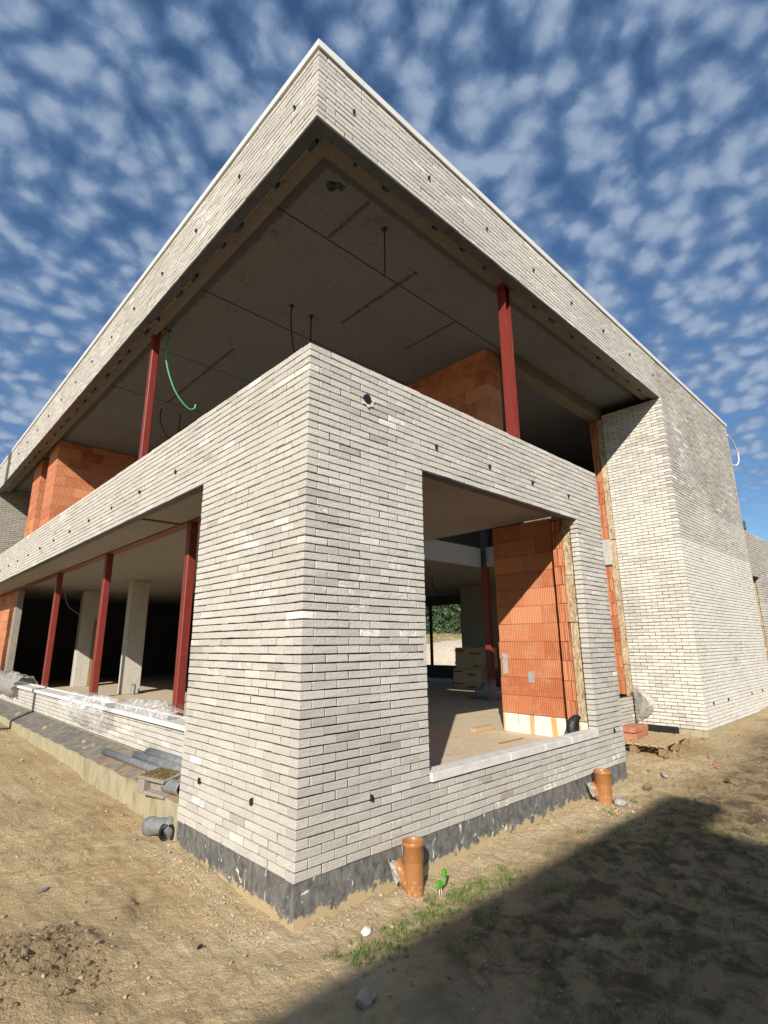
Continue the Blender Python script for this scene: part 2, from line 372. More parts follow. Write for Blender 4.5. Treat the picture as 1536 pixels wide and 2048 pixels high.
def _ch():
    V = [np.array(sg)*np.where(np.arange(3) != j, .8, 1.0) for sg in CSIGN for j in range(3)]
    def orient(q):
        p = [V[i] for i in q]; nn = np.cross(p[1]-p[0], p[2]-p[1]); return q if nn @ sum(p) > 0 else q[::-1]
    ix = {s: i for i, s in enumerate(CSIGN)}; f4 = []; f3 = []
    for j in range(3):
        o = [k for k in range(3) if k != j]
        for sg in (-1, 1):
            q = []
            for (a, b) in ((-1, -1), (1, -1), (1, 1), (-1, 1)):
                t = [0, 0, 0]; t[j] = sg; t[o[0]] = a; t[o[1]] = b; q.append(ix[tuple(t)]*3+j)
            f4.append(orient(q))
        for a in (-1, 1):
            for b in (-1, 1):     # edge along axis j
                t0 = [0, 0, 0]; t0[j] = -1; t0[o[0]] = a; t0[o[1]] = b; t1 = list(t0); t1[j] = 1
                i0, i1 = ix[tuple(t0)], ix[tuple(t1)]
                f4.append(orient([i0*3+o[0], i1*3+o[0], i1*3+o[1], i0*3+o[1]]))
    for i in range(8): f3.append(orient([i*3, i*3+1, i*3+2]))
    return f4, f3
CF4, CF3 = _ch()

COL = scene.collection
def link(name, me, parent=None):
    o = bpy.data.objects.new(name, me); COL.objects.link(o)
    if parent is not None: o.parent = parent
    return o
def part(name, mb, mats, parent, label=None):
    if not isinstance(mats, (list, tuple)): mats = [mats]
    o = link(name, mb.mesh(name, mats), parent)
    if parent is not None and parent.parent is None and parent.type == 'EMPTY':
        o.matrix_parent_inverse = Matrix.Translation(-parent.location)
    elif parent is not None and parent.parent is not None and parent.parent.type == 'EMPTY':
        pass
    if label: o['label'] = label
    return o
def tag(o, label, cat, group=None):
    o['label'] = label; o['category'] = cat
    if group: o['group'] = group
    return o
def thing(name, label, cat, loc=(0, 0, 0), group=None):
    o = bpy.data.objects.new(name, None); COL.objects.link(o); o.location = loc; o.empty_display_size = .2
    return tag(o, label, cat, group)
def solo(name, mb, mats, label, cat, group=None):
    if not isinstance(mats, (list, tuple)): mats = [mats]
    return tag(link(name, mb.mesh(name, mats)), label, cat, group)
def kind(name, mb, mats, k):
    if not isinstance(mats, (list, tuple)): mats = [mats]
    o = link(name, mb.mesh(name, mats)); o['kind'] = k; return o

def sn(p, s, seed=0):
    """cheap smooth pseudo noise, about -1..1"""
    p = np.asarray(p, float)*s; a = np.zeros(p.shape[:-1]); r = np.random.default_rng(seed)
    for i in range(5):
        w = r.normal(0, 1, p.shape[-1])*(1+.55*i); a = a+np.sin(p @ w+r.uniform(0, 6.28))/(1+.35*i)
    return a/2.2

# ------------------------------------------------------------------ brickwork
CH, BH, MOD, HALF, JT = .0603, .0514, .215, .1075, .0072
def courses(u0, u1, k0, k1, opens=(), par=0, lo=None, hi=None):
    """pieces (ua, ub, k) of a half-bond wall"""
    out = []
    for k in range(k0, k1):
        a = lo(k) if lo else u0; b = hi(k) if hi else u1
        segs = [(a, b)]
        for (oa, ob, ka, kb) in opens:
            if ka <= k < kb:
                ns = []
                for (p, q) in segs:
                    if oa > p: ns.append((p, min(q, oa)))
                    if ob < q: ns.append((max(p, ob), q))
                    if oa <= p and ob >= q: pass
                segs = [s_ for s_ in ns if s_[1]-s_[0] > .02]
        ph = HALF if (k+par) % 2 else 0.0
        for (p, q) in segs:
            n0 = math.floor((p-ph)/MOD)+1; cuts = [p]
            t = ph+n0*MOD
            while t < q-1e-6:
                cuts.append(t); t += MOD
            cuts.append(q)
            if len(cuts) > 2 and cuts[1]-cuts[0] < .06: cuts.pop(1)
            if len(cuts) > 2 and cuts[-1]-cuts[-2] < .06: cuts.pop(-2)
            for i in range(len(cuts)-1):
                x0 = cuts[i]+(JT/2 if i else 0); x1 = cuts[i+1]-(JT/2 if i < len(cuts)-2 else 0)
                out.append((x0, x1, k))
    return out
def lay(mb, pieces, plane, at, depth=.1, tone_shift=0.0, contrast=1.0, z0=0.0, seed=0):
    """plane 'y': wall along x whose face looks to -y at y=at; 'x': wall along y whose face looks to -x at x=at; 'X': face looks to +x"""
    p = np.array([(a, b, k) for a, b, k in pieces]); n = len(p)
    a = p[:, 0]+RNG.normal(0, .0008, n); b = p[:, 1]+RNG.normal(0, .0008, n)
    z = z0+p[:, 2]*CH+RNG.normal(0, .0005, n)+.0003*np.sin((a+b)*.9+p[:, 2]*1.7+seed); out = RNG.normal(0, .0010, n)
    hh = BH+RNG.normal(0, .0007, n)
    if plane == 'y': lo = np.stack([a, at+out, z], 1); hi = np.stack([b, at+depth+0*a, z+hh], 1)
    elif plane == 'x': lo = np.stack([at+out, a, z], 1); hi = np.stack([at+depth+0*a, b, z+hh], 1)
    else: lo = np.stack([at-depth+0*a, a, z], 1); hi = np.stack([at+out, b, z+hh], 1)
    gi = np.nonzero((p[1:, 2] == p[:-1, 2]) & (p[1:, 0]-p[:-1, 1] > 0) & (p[1:, 0]-p[:-1, 1] < .02))[0]      # upright joints, filled nearly flush
    if len(gi):
        ax = 0 if plane == 'y' else 1; jl = lo[gi].copy(); jh = hi[gi].copy(); jl[:, ax] = hi[gi, ax]-.002; jh[:, ax] = lo[gi+1, ax]+.002
        jl[:, 2] += .002; jh[:, 2] -= .002; da = 1-ax
        if plane == 'X': jh[:, da] = at-.005; jl[:, da] = at-.05
        else: jl[:, da] = at+.005; jh[:, da] = at+.05
        mb.boxes(jl, jh, 1)
    c = (lo+hi)/2
    patch = sn(c*np.array([1, 1, 1.1]), 1.2, 3+seed)*.5+sn(c, 3.2, 9+seed)*.28
    tone = np.clip(.52+tone_shift+.11*patch*contrast+RNG.normal(0, .048*contrast, n)+(RNG.random(n) < .05)*RNG.normal(0, .15, n), 0, 1)
    if plane == 'y' and abs(at) < .01: tone = np.clip(tone-.13*np.clip(1.5-c[:, 2]/1.3, 0, 1)*(c[:, 0] < 5), 0, 1)      # darker towards the lower courses
    lime = np.clip(.10+.30*sn(c*np.array([1, 1, 1.5]), 1.1, 21+seed)+RNG.normal(0, .13, n)+(RNG.random(n) < .01)*.6, 0, 1)
    mb.bricks(lo, hi, .0025, .0011, 0, tone, lime); return mb

house = thing('unfinished_house', 'unfinished two storey house in pale grey brick with an overhanging flat roof', 'house', (0, 0, 0))
XA, XB, X1, YA, XR = 1.29, 4.272, 4.993, 1.757, 8.2775
YL = 19.0
# lower corner block: window front, pier and the long parapet beam to the left
fb = MB()
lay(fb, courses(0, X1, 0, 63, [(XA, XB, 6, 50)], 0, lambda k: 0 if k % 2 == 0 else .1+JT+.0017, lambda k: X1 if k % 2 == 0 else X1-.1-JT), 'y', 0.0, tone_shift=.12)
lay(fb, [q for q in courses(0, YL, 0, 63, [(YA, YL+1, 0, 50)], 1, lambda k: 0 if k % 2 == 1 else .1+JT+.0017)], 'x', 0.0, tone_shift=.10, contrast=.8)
lay(fb, courses(0, 1.15, 0, 63, [], 1, lambda k: 0 if k % 2 == 1 else .1+JT), 'X', X1)
J = .026
for (a, b, z0, z1) in ((J, XA-.012, -.01, 3.018), (XB+.012, X1-J, -.01, 3.018), (XA-.013, XB+.013, -.01, .356), (J, X1-J, 3.0205, 3.782)):
    fb.box(a, b, J, .0935, z0, z1, 1)
for (a, b, z0, z1) in ((.0945, YA-.012, -.01, 3.019), (.0945, YL, 3.0215, 3.782)): fb.box(J, .0935, a, b, z0, z1, 1)
fb.box(X1-.094, X1-J, .09355, 1.14, -.01, 3.782, 1)
facade = part('brick_facade', fb, [M['brick'], M['joint']], house)
# roof fascia, tall end block and low wing share one bond
top = courses(0, 13.2, 101, 114, [], 0, lambda k: 0 if k % 2 == 0 else .1+JT+.0017)
fa = MB()
lay(fa, [q for q in top if (q[0]+q[1])/2 < XR-.01], 'y', 0, tone_shift=.10, seed=2)
lay(fa, courses(0, YL, 101, 114, [], 1, lambda k: 0 if k % 2 == 1 else .1+JT+.0017), 'x', 0, tone_shift=.05, seed=2)
fa.box(J, XR-.02, J, .0935, 6.097, 6.858, 1); fa.box(J, .0935, .0945, YL, 6.098, 6.857, 1)
fascia = part('brick_fascia', fa, [M['brick'], M['joint']], house)
tw = MB()
up_ = [q for q in top if (q[0]+q[1])/2 >= XR-.01]+courses(XR, 13.2, 69, 101, [], 0, lambda k: XR if k % 2 else XR+.1+JT)
dn_ = courses(XR, 13.2, 0, 69, [], 0, lambda k: XR if k % 2 else XR+.1+JT)
lay(tw, up_, 'y', 0, tone_shift=-.08, contrast=2.4, seed=5)
lay(tw, [q for q in dn_ if q[2] >= 55], 'y', 0, tone_shift=.10, contrast=1.3, seed=5); lay(tw, [q for q in dn_ if q[2] < 55], 'y', 0, tone_shift=.38, contrast=.8, seed=5)
lay(tw, courses(0, 1.165, 0, 101, [], 0, lambda k: 0 if k % 2 == 0 else .1+JT), 'x', XR, tone_shift=.34, contrast=2.0, seed=6)
tw.box(XR+J, 13.19, J, .0935, -.01, 6.858, 1); tw.box(XR+J, XR+.094, .0945, 1.15, -.01, 6.06, 1)
lay(tw, courses(0, 6, 69, 114, [], 0), 'X', 13.2, seed=8); tw.box(13.106, 13.186, .1, 6, 4.1, 6.85, 1)
tower = part('brick_end_block', tw, [M['brick'], M['joint']], house)
wg = MB()
lay(wg, courses(13.2, 24, 0, 69, [(13.25, 13.98, 0, 50)], 0), 'y', 0, tone_shift=-.05, contrast=1.2, seed=7)
for (a, b, z0, z1) in ((13.192, 13.24, -.01, 3.02), (13.99, 24, -.01, 3.02), (13.192, 24, 3.0225, 4.15)): wg.box(a, b, J, .0935, z0, z1, 1)
part('brick_wing', wg, [M['brick'], M['joint']], house)
wb = MB(); wb.box(13.19, 24, .9, 1.05, -.2, 4.12); part('wing_inner_wall', wb, M['block'], house)
wb = MB(); wb.box(13.2, 24, .0955, .899, 4.0, 4.13); part('wing_roof', wb, M['edge'], house)
# low wall under the long opening, and the return walls
lw = MB(); lay(lw, courses(1.80, YL, 4, 10, [], 0), 'x', .40, tone_shift=.12, contrast=.7, seed=4); lw.box(.40+J, .494, 1.82, YL, .2, .59, 1)
part('low_brick_wall', lw, [M['brick'], M['joint']], house)
rw = MB(); lay(rw, courses(.0, 1.5, 62, 104, [], 0), 'y', 16.6, tone_shift=-.25, seed=4); rw.box(.0, 1.5, 16.6+J, 16.69, 3.7, 6.24, 1)
part('terrace_end_wall', rw, [M['brick'], M['joint']], house)
lb = MB(); lay(lb, courses(X1+.01, XR-.01, 0, 8, [], 0), 'y', 1.18, tone_shift=-.05, seed=4); lb.box(X1+.01, XR-.01, 1.18+J, 1.27, -.01, .478, 1)
part('glazing_base_wall', lb, [M['brick'], M['joint']], house)

# black weep vents in the brickwork: sub-parts of the wall they sit in
vm = MB(); vm.prism([(-.008, .004), (.008, .004), (.012, .036), (.001, .050), (-.010, .036)], 'y', -.022, .012); vme_y = vm.mesh('vent', [M['black']])
vm = MB(); vm.prism([(-.008, .004), (.008, .004), (.012, .036), (.001, .050), (-.010, .036)], 'x', -.022, .012); vme_x = vm.mesh('vent', [M['black']])
def vents(parent, me, locs):
    for l in locs: o = link('vent', me, parent); o.location = l; o.rotation_euler = (random.uniform(-.2, .2), random.uniform(-.2, .2), 0)
vents(facade, vme_y, [(x, 0, 3.265) for x in (1.5, 2.37, 3.23, 4.10)]+[(.65, 0, .345), (4.72, 0, .365)])
vents(facade, vme_x, [(0, y, 3.285) for y in (2.48, 3.55, 4.63, 5.68, 6.75, 7.81, 8.88, 9.95, 11.03, 12.1, 13.2, 14.3)]+[(0, .54, .345), (0, 1.37, .345)])
vents(fascia, vme_y, [(x, 0, 6.46) for x in (.43, 1.52, 2.61, 3.70, 4.79, 5.88, 6.95, 8.05)])
vents(fascia, vme_x, [(0, y, 6.48) for y in (.36, 1.44, 2.53, 3.61, 4.70, 5.77, 6.85, 7.92, 9.0, 10.1, 11.2, 12.3, 13.4, 14.5)])
vents(tower, vme_y, [(x, 0, .37) for x in (8.77, 9.66, 11.38, 12.27)]); vents(tower, vme_x, [(XR, .91, .38)])
# plugged drill hole with a foam ring in the parapet
hb = MB(); hb.lathe([(.043, .0052), (.045, -.01)], (.61, .0, 3.50), 20, (0, -1, 0)); hb.lathe([(.0431, .0055), (.0, .0055)], (.61, 0, 3.50), 20, (0, -1, 0))
part('drill_hole', hb, M['black'], facade)
fo = MB(); fo.add([(.61+r*math.cos(a), -.004-.010*(r < .085), 3.485+r*math.sin(a)*.85) for a in np.linspace(-2.6, .5, 14) for r in (.05, .072+.012*math.sin(a*7))], [(2*i, 2*i+1, 2*i+3, 2*i+2) for i in range(13)], 0, True)
part('foam_ring', fo, simple('beige_foam', (.66, .58, .40), .9, .2, 30, .6), facade)

# copings, trims, lintels
cp = MB(); cp.prism([(-.022, 6.885), (-.022, 6.964), (.30, 6.975), (.30, 6.885)], 'y', -.022, YL)
cp.prism([(-.0225, 6.886), (-.0225, 6.9645), (.30, 6.9755), (.30, 6.886)], 'x', .302, 13.23); part('roof_coping', cp, M['metal_white'], house)
gp = MB(); gp.box(.02, 13.18, .02, .26, 6.8715, 6.8845); gp.box(.02, .26, .262, YL, 6.8715, 6.8845); part('coping_gap_strip', gp, M['black'], house)  # black strip put in for the dark gap under the coping
st = MB(); st.box(.006, .128, .129, YL, 6.074, 6.0865); st.box(.006, XR-.004, .006, .128, 6.0735, 6.086)
part('soffit_trim', st, M['zinc'], house)
sg = MB(); sg.box(.004, .10, YA+.004, YL, 3.006, 3.0135); part('lintel_angle', sg, M['zinc'], house)
sg = MB(); sg.box(XA+.004, XB-.004, .006, .10, 3.004, 3.0125); part('lintel_angle', sg, M['zinc'], house)
# window sill in four stones
sp = MB(); xs = [XA+.004, 2.42, 3.05, 3.62, XB-.002]
for i in range(4): sp.bricks([(xs[i]+.002, -.020, .368)], [(xs[i+1]-.002, .135, .438)], .004, .0008)
part('window_sill', sp, M['sill'], house)
sl_ = MB(); ys = np.arange(1.80, YL, 1.25)
for i, y in enumerate(ys): sl_.bricks([(.355, y+.002, .594)], [(.60, min(y+1.247, YL), .640)], .004, .0006)
lsill = part('terrace_sill', sl_, M['sill'], house)
pf = MB(); pf.box(.602, .635, 1.80, YL, .56, .655); pf.box(.350, .3545, 1.80, YL, .592, .642); part('sill_profile', pf, M['white_profile'], lsill)
# plinths
pl = MB(); pl.box(.010, X1-.01, .010, .20, -.8, -.006); pl.box(.010, .20, .2005, YA-.004, -.8, -.006); pl.box(X1-.2, X1-.01, .2005, 1.15, -.8, -.0065); part('plinth_membrane', pl, M['plinth'], house)
pl = MB(); pl.box(XR+.01, 24, .012, .2, -.9, -.004); pl.box(XR-.012, XR+.1, .08, 1.17, -.9, -.010); part('plinth_concrete', pl, [M['footing']], house)
pl = MB(); pl.box(XR-.022, XR-.0125, .45, 1.16, -.4, .015); pl.box(X1, XR-.03, 1.165, 1.175, -.4, .02); part('plinth_membrane', pl, M['black_sheet'], house)

# ledge footing with its sloping dirty top
lf = MB(); lf.prism([(.02, -.8), (.02, .105), (.50, .245), (.50, -.8)], 'y', 1.80, YL); part('ledge_footing', lf, M['footing'], house)
def grid(nu, nv, fn):
    v = [fn(i/(nu-1), j/(nv-1)) for i in range(nu) for j in range(nv)]
    return v, [(i*nv+j, (i+1)*nv+j, (i+1)*nv+j+1, i*nv+j+1) for i in range(nu-1) for j in range(nv-1)]
lt = MB()
def ltf(u, v):
    y = 1.81+u*17.1; x = .030+v*.368; z = .1115+(x-.02)*.292
    return (x+.012*math.sin(y*9)*(v < .05), y, z+.008*float(sn(np.array([x*3, y]), 5, 2))*(.2+math.sin(v*3.14)))
lt.add(*grid(260, 10, ltf), 0, True); part('ledge_covering', lt, M['ledge'], house)

# slabs and ceilings
ZF, ZC, ZU = .255, 3.15, 6.28
fl = MB(); fl.box(.64, 4.90, .137, YL+1, ZF-.25, ZF); fl.box(4.9005, 12.95, 1.29, YL+1, ZF-.25, ZF); part('floor_slab', fl, M['floor'], house)
cs = MB(); cs.box(.64, 4.45, .102, YL+1, ZC, 3.45); part('ceiling_slab', cs, M['ceiling'], house)
cs = MB(); cs.box(4.4505, 12.95, 4.05, YL+1, ZC, 3.449); cs.box(7.75, 12.951, 1.475, 4.049, ZC+.001, 3.448); part('ceiling_slab', cs, M['ceiling'], house)
sf = MB(); sf.box(.104, .618, YA-.1, YL, 3.030, 3.06); part('soffit_board', sf, M['ceiling'], house)
we = MB(); we.box(4.46, 7.70, 4.00, 4.048, 3.12, 3.56); we.box(7.70, 7.748, 1.48, 3.999, 3.1205, 3.5605); part('slab_edge', we, M['white_slab'], house)
bm = MB(); bm.box(.62, .77, YA-.2, YL, 3.012, 3.022); bm.box(.69, .70, YA-.2, YL, 3.022, 3.15); part('steel_beam', bm, M['red'], house)
bt = MB(); bt.box(.13, .70, 3.735, 3.765, 3.006, 3.029); bt.box(.13, .70, 3.785, 3.80, 3.010, 3.0295); part('soffit_batten', bt, M['wood_block'], house)
# concrete margin above window head, seen between brick and ceiling
hd = MB(); hd.box(.3, 4.9, .13, .26, 3.07, 3.149); part('window_head', hd, M['edge'], house)
# roof slab in planks with open seams
rs = MB()
seams = [.33, 1.31, 3.26, 5.20, 7.12, 9.06, 11.0, 12.95, 14.9, 16.85, YL+1]
for i in range(len(seams)-1): rs.box(.33, 13.0, seams[i]+(.011 if i else 0), seams[i+1]-.011, ZU+.002*(i % 2), 6.5)
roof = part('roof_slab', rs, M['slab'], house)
rt_ = MB(); rt_.box(.12, 13.05, .12, YL+1, 6.501, 6.87); part('roof_build_up', rt_, M['black_sheet'], house)
eb = MB(); eb.box(.165, .33, .165, YL, 6.145, 6.50); eb.box(.3305, XR+.2, .165, .3295, 6.1452, 6.4995); part('edge_beam', eb, M['edge'], house)
rq = MB()      # rough brown insulation in the gap behind the trim
for (ax, L) in (('y', YL), ('x', XR)):
    t = .14
    while t < L-.3:
        d = random.uniform(.15, .6); g = random.uniform(0, .07) if random.random() < .4 else 0
        z = 6.115+random.uniform(0, .025)
        if ax == 'y': rq.box(.1305, .164, t, t+d, z, 6.3)
        else: rq.box(t+.03, t+.03+d, .1305, .164, z, 6.3)
        t += d+g
part('gap_insulation', rq, M['insul'], house)
for k in range(22):  # black boxes standing for the shaded holes along the gap
    L_ = random.uniform(.05, .16); b = MB(); y = .28+k*.62+random.uniform(-.15, .15)
    b.bricks([(.124, y, 6.070)], [(.172, y+L_, 6.13)], .006, .005); part('gap_shade_box', b, M['black'], house)
for k in range(14):
    L_ = random.uniform(.04, .12); b = MB(); x = .5+k*.56+random.uniform(-.15, .15)
    b.bricks([(x, .124, 6.070)], [(x+L_, .170, 6.128)], .006, .005); part('gap_shade_box', b, M['black'], house)
for (x, y0, y1, w) in ((2.36, .97, 2.55, .022), (1.50, 4.33, 7.13, .02), (1.12, .55, 1.28, .02), (2.30, 8, 11, .02), (3.62, 1.35, 2.4, .016)): js = MB(); js.box(x-w, x+w, y0, y1, ZU-.006, ZU+.001); part('slab_joint_filler', js, M['joint_filler'], roof)
bh = MB(); bh.lathe([(.0, -.012), (.055, -.012), (.06, 0)], (.68, .66, ZU), 20); bh.box(.70, .80, .57, .64, ZU-.009, ZU)
part('ceiling_sleeve', bh, M['black'], roof)
cb = MB(); cb.box(5.0, XR+.15, 1.20, 1.44, 6.03, ZU-.003); part('concrete_beam', cb, M['edge'], house)

# steel columns
def steel_box(x, y, z0, z1, s=.13, name='steel_column'):
    b = MB(); b.bricks([(x-s/2, y-s/2, z0)], [(x+s/2, y+s/2, z1)], .010, .0)
    return part(name, b, M['red'], house)
for y in (3.53, 6.90, 10.25): steel_box(.692, y, ZF, 3.011, .112)
steel_box(.345, 4.66, 3.45, 6.27, .105)
def steel_h(x, y, z0, z1, s=.14, ax=0):
    b = MB()
    if ax == 0: b.box(x-s/2, x+s/2, y-s/2, y-s/2+.012, z0, z1); b.box(x-s/2, x+s/2, y+s/2-.012, y+s/2, z0, z1); b.box(x-.006, x+.006, y-s/2+.012, y+s/2-.012, z0, z1)
    else: b.box(x-s/2, x-s/2+.012, y-s/2, y+s/2, z0, z1); b.box(x+s/2-.012, x+s/2, y-s/2, y+s/2, z0, z1); b.box(x-s/2+.012, x+s/2-.012, y-.006, y+.006, z0, z1)
    return part('steel_column', b, M['red'], house)
steel_h(3.345, .275, 3.45, 6.144, .118, 1)
for (x, y, z) in ((.345, 4.66, 6.268), (3.345, .275, 6.133)): b = MB(); b.box(x-.11, x+.11, y-.11, y+.11, z, z+.010); part('head_plate', b, M['red'], house)
steel_box(7.73, 3.93, ZF, 3.12, .14); b = MB(); b.box(7.67, 7.79, 3.87, 3.99, 3.12, 5.0); part('column_extension', b, M['zinc'], house)
# concrete columns with formwork ties
for y, xa, xb in ((11.8, 2.70, 3.16), (15.5, 2.52, 3.10)):
    c = MB(); c.bricks([(xa, y-.14, ZF)], [(xb, y+.14, ZC)], .012, .0); co = part('concrete_column', c, M['column_concrete'], house)
    for z in (1.1, 1.75, 2.35, 2.95):
        t = MB(); t.lathe([(.0, .0015), (.014, .0015), (.014, -.002)], (2.92, y-.14, z), 10, (0, -1, 0))
        part('tie_hole', t, M['black'], co)
b = MB(); b.box(2.90, 2.98, 15.36-.06, 15.36, ZF, 2.2); part('column_strip', b, M['wood_block'], house)

# fired clay inner walls
def terra_wall(name, plane, at, u0, u1, z0, z1, depth=.14, L=.5, H=.2415, parent=None, seed=1):
    mb = MB(); lo = []; hi = []; k = 0; z = z0; rr = random.Random(seed)
    while z < z1-.02:
        h = min(H, z1-z); u = u0-(L*.5 if k % 2 else rr.uniform(0, .06))
        while u < u1-.01:
            a, b = max(u, u0), min(u+L, u1); o = rr.uniform(-.0025, .0025)
            if b-a > .02:
                if plane == 'x': lo.append((at+o, a+.001, z)); hi.append((at+depth, b-.001, z+h-.003))
                else: lo.append((a+.001, at+o, z)); hi.append((b-.001, at+depth, z+h-.003))
            u += L
        z += H; k += 1
    tone = np.clip(RNG.normal(.5, .24, len(lo)), 0, 1); mb.bricks(lo, hi, .003, .0008, 0, tone)
    return part(name, mb, [M['terra']], house)
tw_ = terra_wall('clay_block_wall', 'x', 4.50, .50, 1.47, .505, ZC, .17)
fb_ = MB(); fb_.box(4.505, 4.66, .51, 1.46, ZF, .498, 1)
for i in range(4): fb_.bricks([(4.495, .50+i*.2425, ZF)], [(4.67, .50+i*.2425+.237, .500)], .005, .002)
part('white_foot_block', fb_, [M['aac'], M['joint']], house)
for q in (((4.492, 1.34, 1.02), (4.502, 1.41, 1.31)), ((4.492, .93, .93), (4.502, 1.02, 1.07))): dab = MB(); dab.bricks([q[0]], [q[1]], .004, .006); part('mortar_dab', dab, M['grey_mortar'], tw_)
# hollow block ends beside the window reveal
def hollow_end(x, y0, y1, z0, z1, dx=.16):
    mb = MB(); lo = []; hi = []; z = z0; k = 0
    while z < z1-.03:
        h = min(.2415, z1-z)
        if k % 2: cells = [(0, .30), (.36, .44), (.50, .62), (.68, 1)]
        else: cells = [(0, .1), (.16, .56), (.62, 1)]
        for (a, b) in cells: lo.append((x+random.uniform(0, .006), y0+(y1-y0)*a, z)); hi.append((x+dx, y0+(y1-y0)*b, z+h-.004))
        z += .2415; k += 1
    mb.bricks(lo, hi, .003, .0015, 0, np.clip(RNG.normal(.55, .2, len(lo)), 0, 1)); mb.box(x+.05, x+dx-.005, y0+.004, y1-.004, z0+.002, z1-.004)
    return part('hollow_block_end', mb, [M['terra']], house)
hollow_end(4.33, .262, .40, .50, ZC-.09, .165)
hollow_end(XR+.02, 1.31, 1.45, .50, 2.93, .3); hollow_end(XR+.02, 1.31, 1.45, 3.47, 6.02, .3)
b = MB(); b.bricks([(XR-.01, 1.27, 2.94)], [(XR+.32, 1.46, 3.46)], .01, .004); part('slab_end', b, M['white_slab'], house)
def insul(x0, x1, y0, y1, z0, z1):
    b = MB(); z = z0; lo = []; hi = []
    while z < z1-.02: h = min(.6, z1-z); lo.append((x0+random.uniform(-.006, .006), y0, z)); hi.append((x1, y1, z+h-.003)); z += .6
    b.bricks(lo, hi, .006, .004); return part('insulation_board', b, M['insul'], house)
insul(4.325, 4.88, .112, .252, .505, 3.06); insul(XR+.012, XR+.5, 1.178, 1.30, .44, 6.02); insul(13.99, 14.3, .112, .25, 0, 3.0)
b = MB(); b.bricks([(4.325, .112, ZF), (4.328, .255, ZF)], [(4.6, .25, .50), (4.6, .38, .42)], .005, .001); part('white_foot_block', b, M['aac'], house)
b = MB()
def flap(u, v):
    y = .20+.16*v+.04*math.sin(u*5); x = 4.30-.12*math.sin(u*1.5)*u+.02*math.sin(v*6); z = .56-.30*u+.03*math.sin(v*4+u*3); return (x, y, z)
b.add(*grid(12, 8, flap), 0, True); part('membrane_flap', b, M['black_sheet'], house)
terra_wall('clay_block_wall', 'x', 4.57, 1.45, 4.05, 3.46, ZU-.004, .4, seed=5)
terra_wall('clay_block_wall', 'y', 10.85, .42, 3.2, 3.46, ZU-.01, .9, seed=6)
terra_wall('clay_block_wall', 'x', .43, 12.6, 13.5, 3.46, ZU-.01, .16, seed=7); terra_wall('clay_block_wall', 'x', .72, 15.05, 19.99, ZF, 3.0, .17, seed=8)
b = MB(); b.box(.715, .86, 14.80, 15.045, ZF, 3.0); part('concrete_jamb', b, M['block'], house)
b = MB(); b.box(.108, .22, YA-.06, YA+.055, 1.05, 3.0); part('reveal_strip', b, M['zinc'], house)
b = MB(); b.box(.107, .221, YA-.061, YA+.056, .56, 1.048); part('reveal_strip', b, M['footing'], house)
# pier lining and the enclosing inner walls
b = MB(); b.box(.21, XA-.03, .21, .35, ZF, 3.06); b.box(.21, .35, .3505, YA-.02, ZF, 3.0); part('pier_lining', b, M['terra'], house)
b = MB(); b.box(12.95, 13.09, .3, 8.8, -.2, 6.27); b.box(12.95, 13.09, 11.3, YL+1, -.2, 6.2705); b.box(12.95, 13.0895, 8.8, 11.3, -.2, .69); b.box(12.951, 13.0895, 8.8, 11.3, 2.82, 6.27)
part('rear_block_wall', b, M['dark_wall'], house)
b = MB(); b.box(.9, 13.1, YL+1, YL+1.2, -.2, 6.27); part('side_block_wall', b, M['dark_wall'], house)
b = MB(); b.box(.3, 1.05, 17.4, YL+1, 3.46, 6.26); part('upper_block_wall', b, M['block'], house)
b = MB(); b.box(5, 12.9, 6.5, 6.64, 3.46, 6.27); part('upper_block_wall', b, M['block'], house)
b = MB(); b.box(.62, 5, 14.0, 14.14, 3.46, 6.27); part('upper_block_wall', b, M['block'], house)
b = MB(); b.box(8.6, 12.94, 1.32, 1.47, -.1, 6.02); part('end_block_lining', b, M['terra'], house)
def block_wall(x, y0, y1, z1):
    mb = MB(); lo = []; hi = []; z = ZF; k = 0
    while z < z1-.02:
        y = y0-(.2 if k % 2 else 0)
        while y < y1-.03: lo.append((x, max(y, y0)+.005, z)); hi.append((x+.19, min(y+.395, y1), min(z+.192, z1))); y += .4
        z += .2; k += 1
    mb.bricks(lo, hi, .006, .002); mb.box(x+.008, x+.18, y0+.01, y1-.01, ZF, z1); return part('grey_block_wall', mb, M['block'], house)
block_wall(11.0, 2.0, 7.25, ZC-.002)
b = MB(); b.box(12.93, 12.97, 10.15, 10.27, .69, 2.82); part('window_post', b, M['black'], house)

# ------------------------------------------------------------------ ground
CTRL = np.array([(0, 0, -.27), (1, -.3, -.285), (2.5, -.1, -.27), (5, -.1, -.26), (6.5, .4, -.13), (7.4, .6, -.125), (8.2, .5, -.10), (8.3, -.2, -.10), (10.4, -.4, -.02), (13, -.5, .06), (17, -1, .1), (24, -1, .1),
    (-.1, 1.75, -.19), (0, 3.2, -.13), (0, 6, -.07), (0, 10, .0), (0, 16, .05), (-2, -3, -.30), (-1.3, .6, -.20), (-1, .1, -.25), (-3, 3, -.15), (-4, 8, -.03), (2, -1.5, -.28), (4, -1, -.27), (6, -1, -.2), (9, -2, -.15), (5, -6, -.25), (-6, -4, -.2),
    (6, 6, -.15), (10, 10, -.1), (6, 14, -.1), (-8, 15, 0), (16, 10, .1), (14, 20, .1), (30, -10, .1), (40, 30, .2), (-30, -30, 0), (-30, 30, 0), (0, 60, .2), (60, 0, .2)])
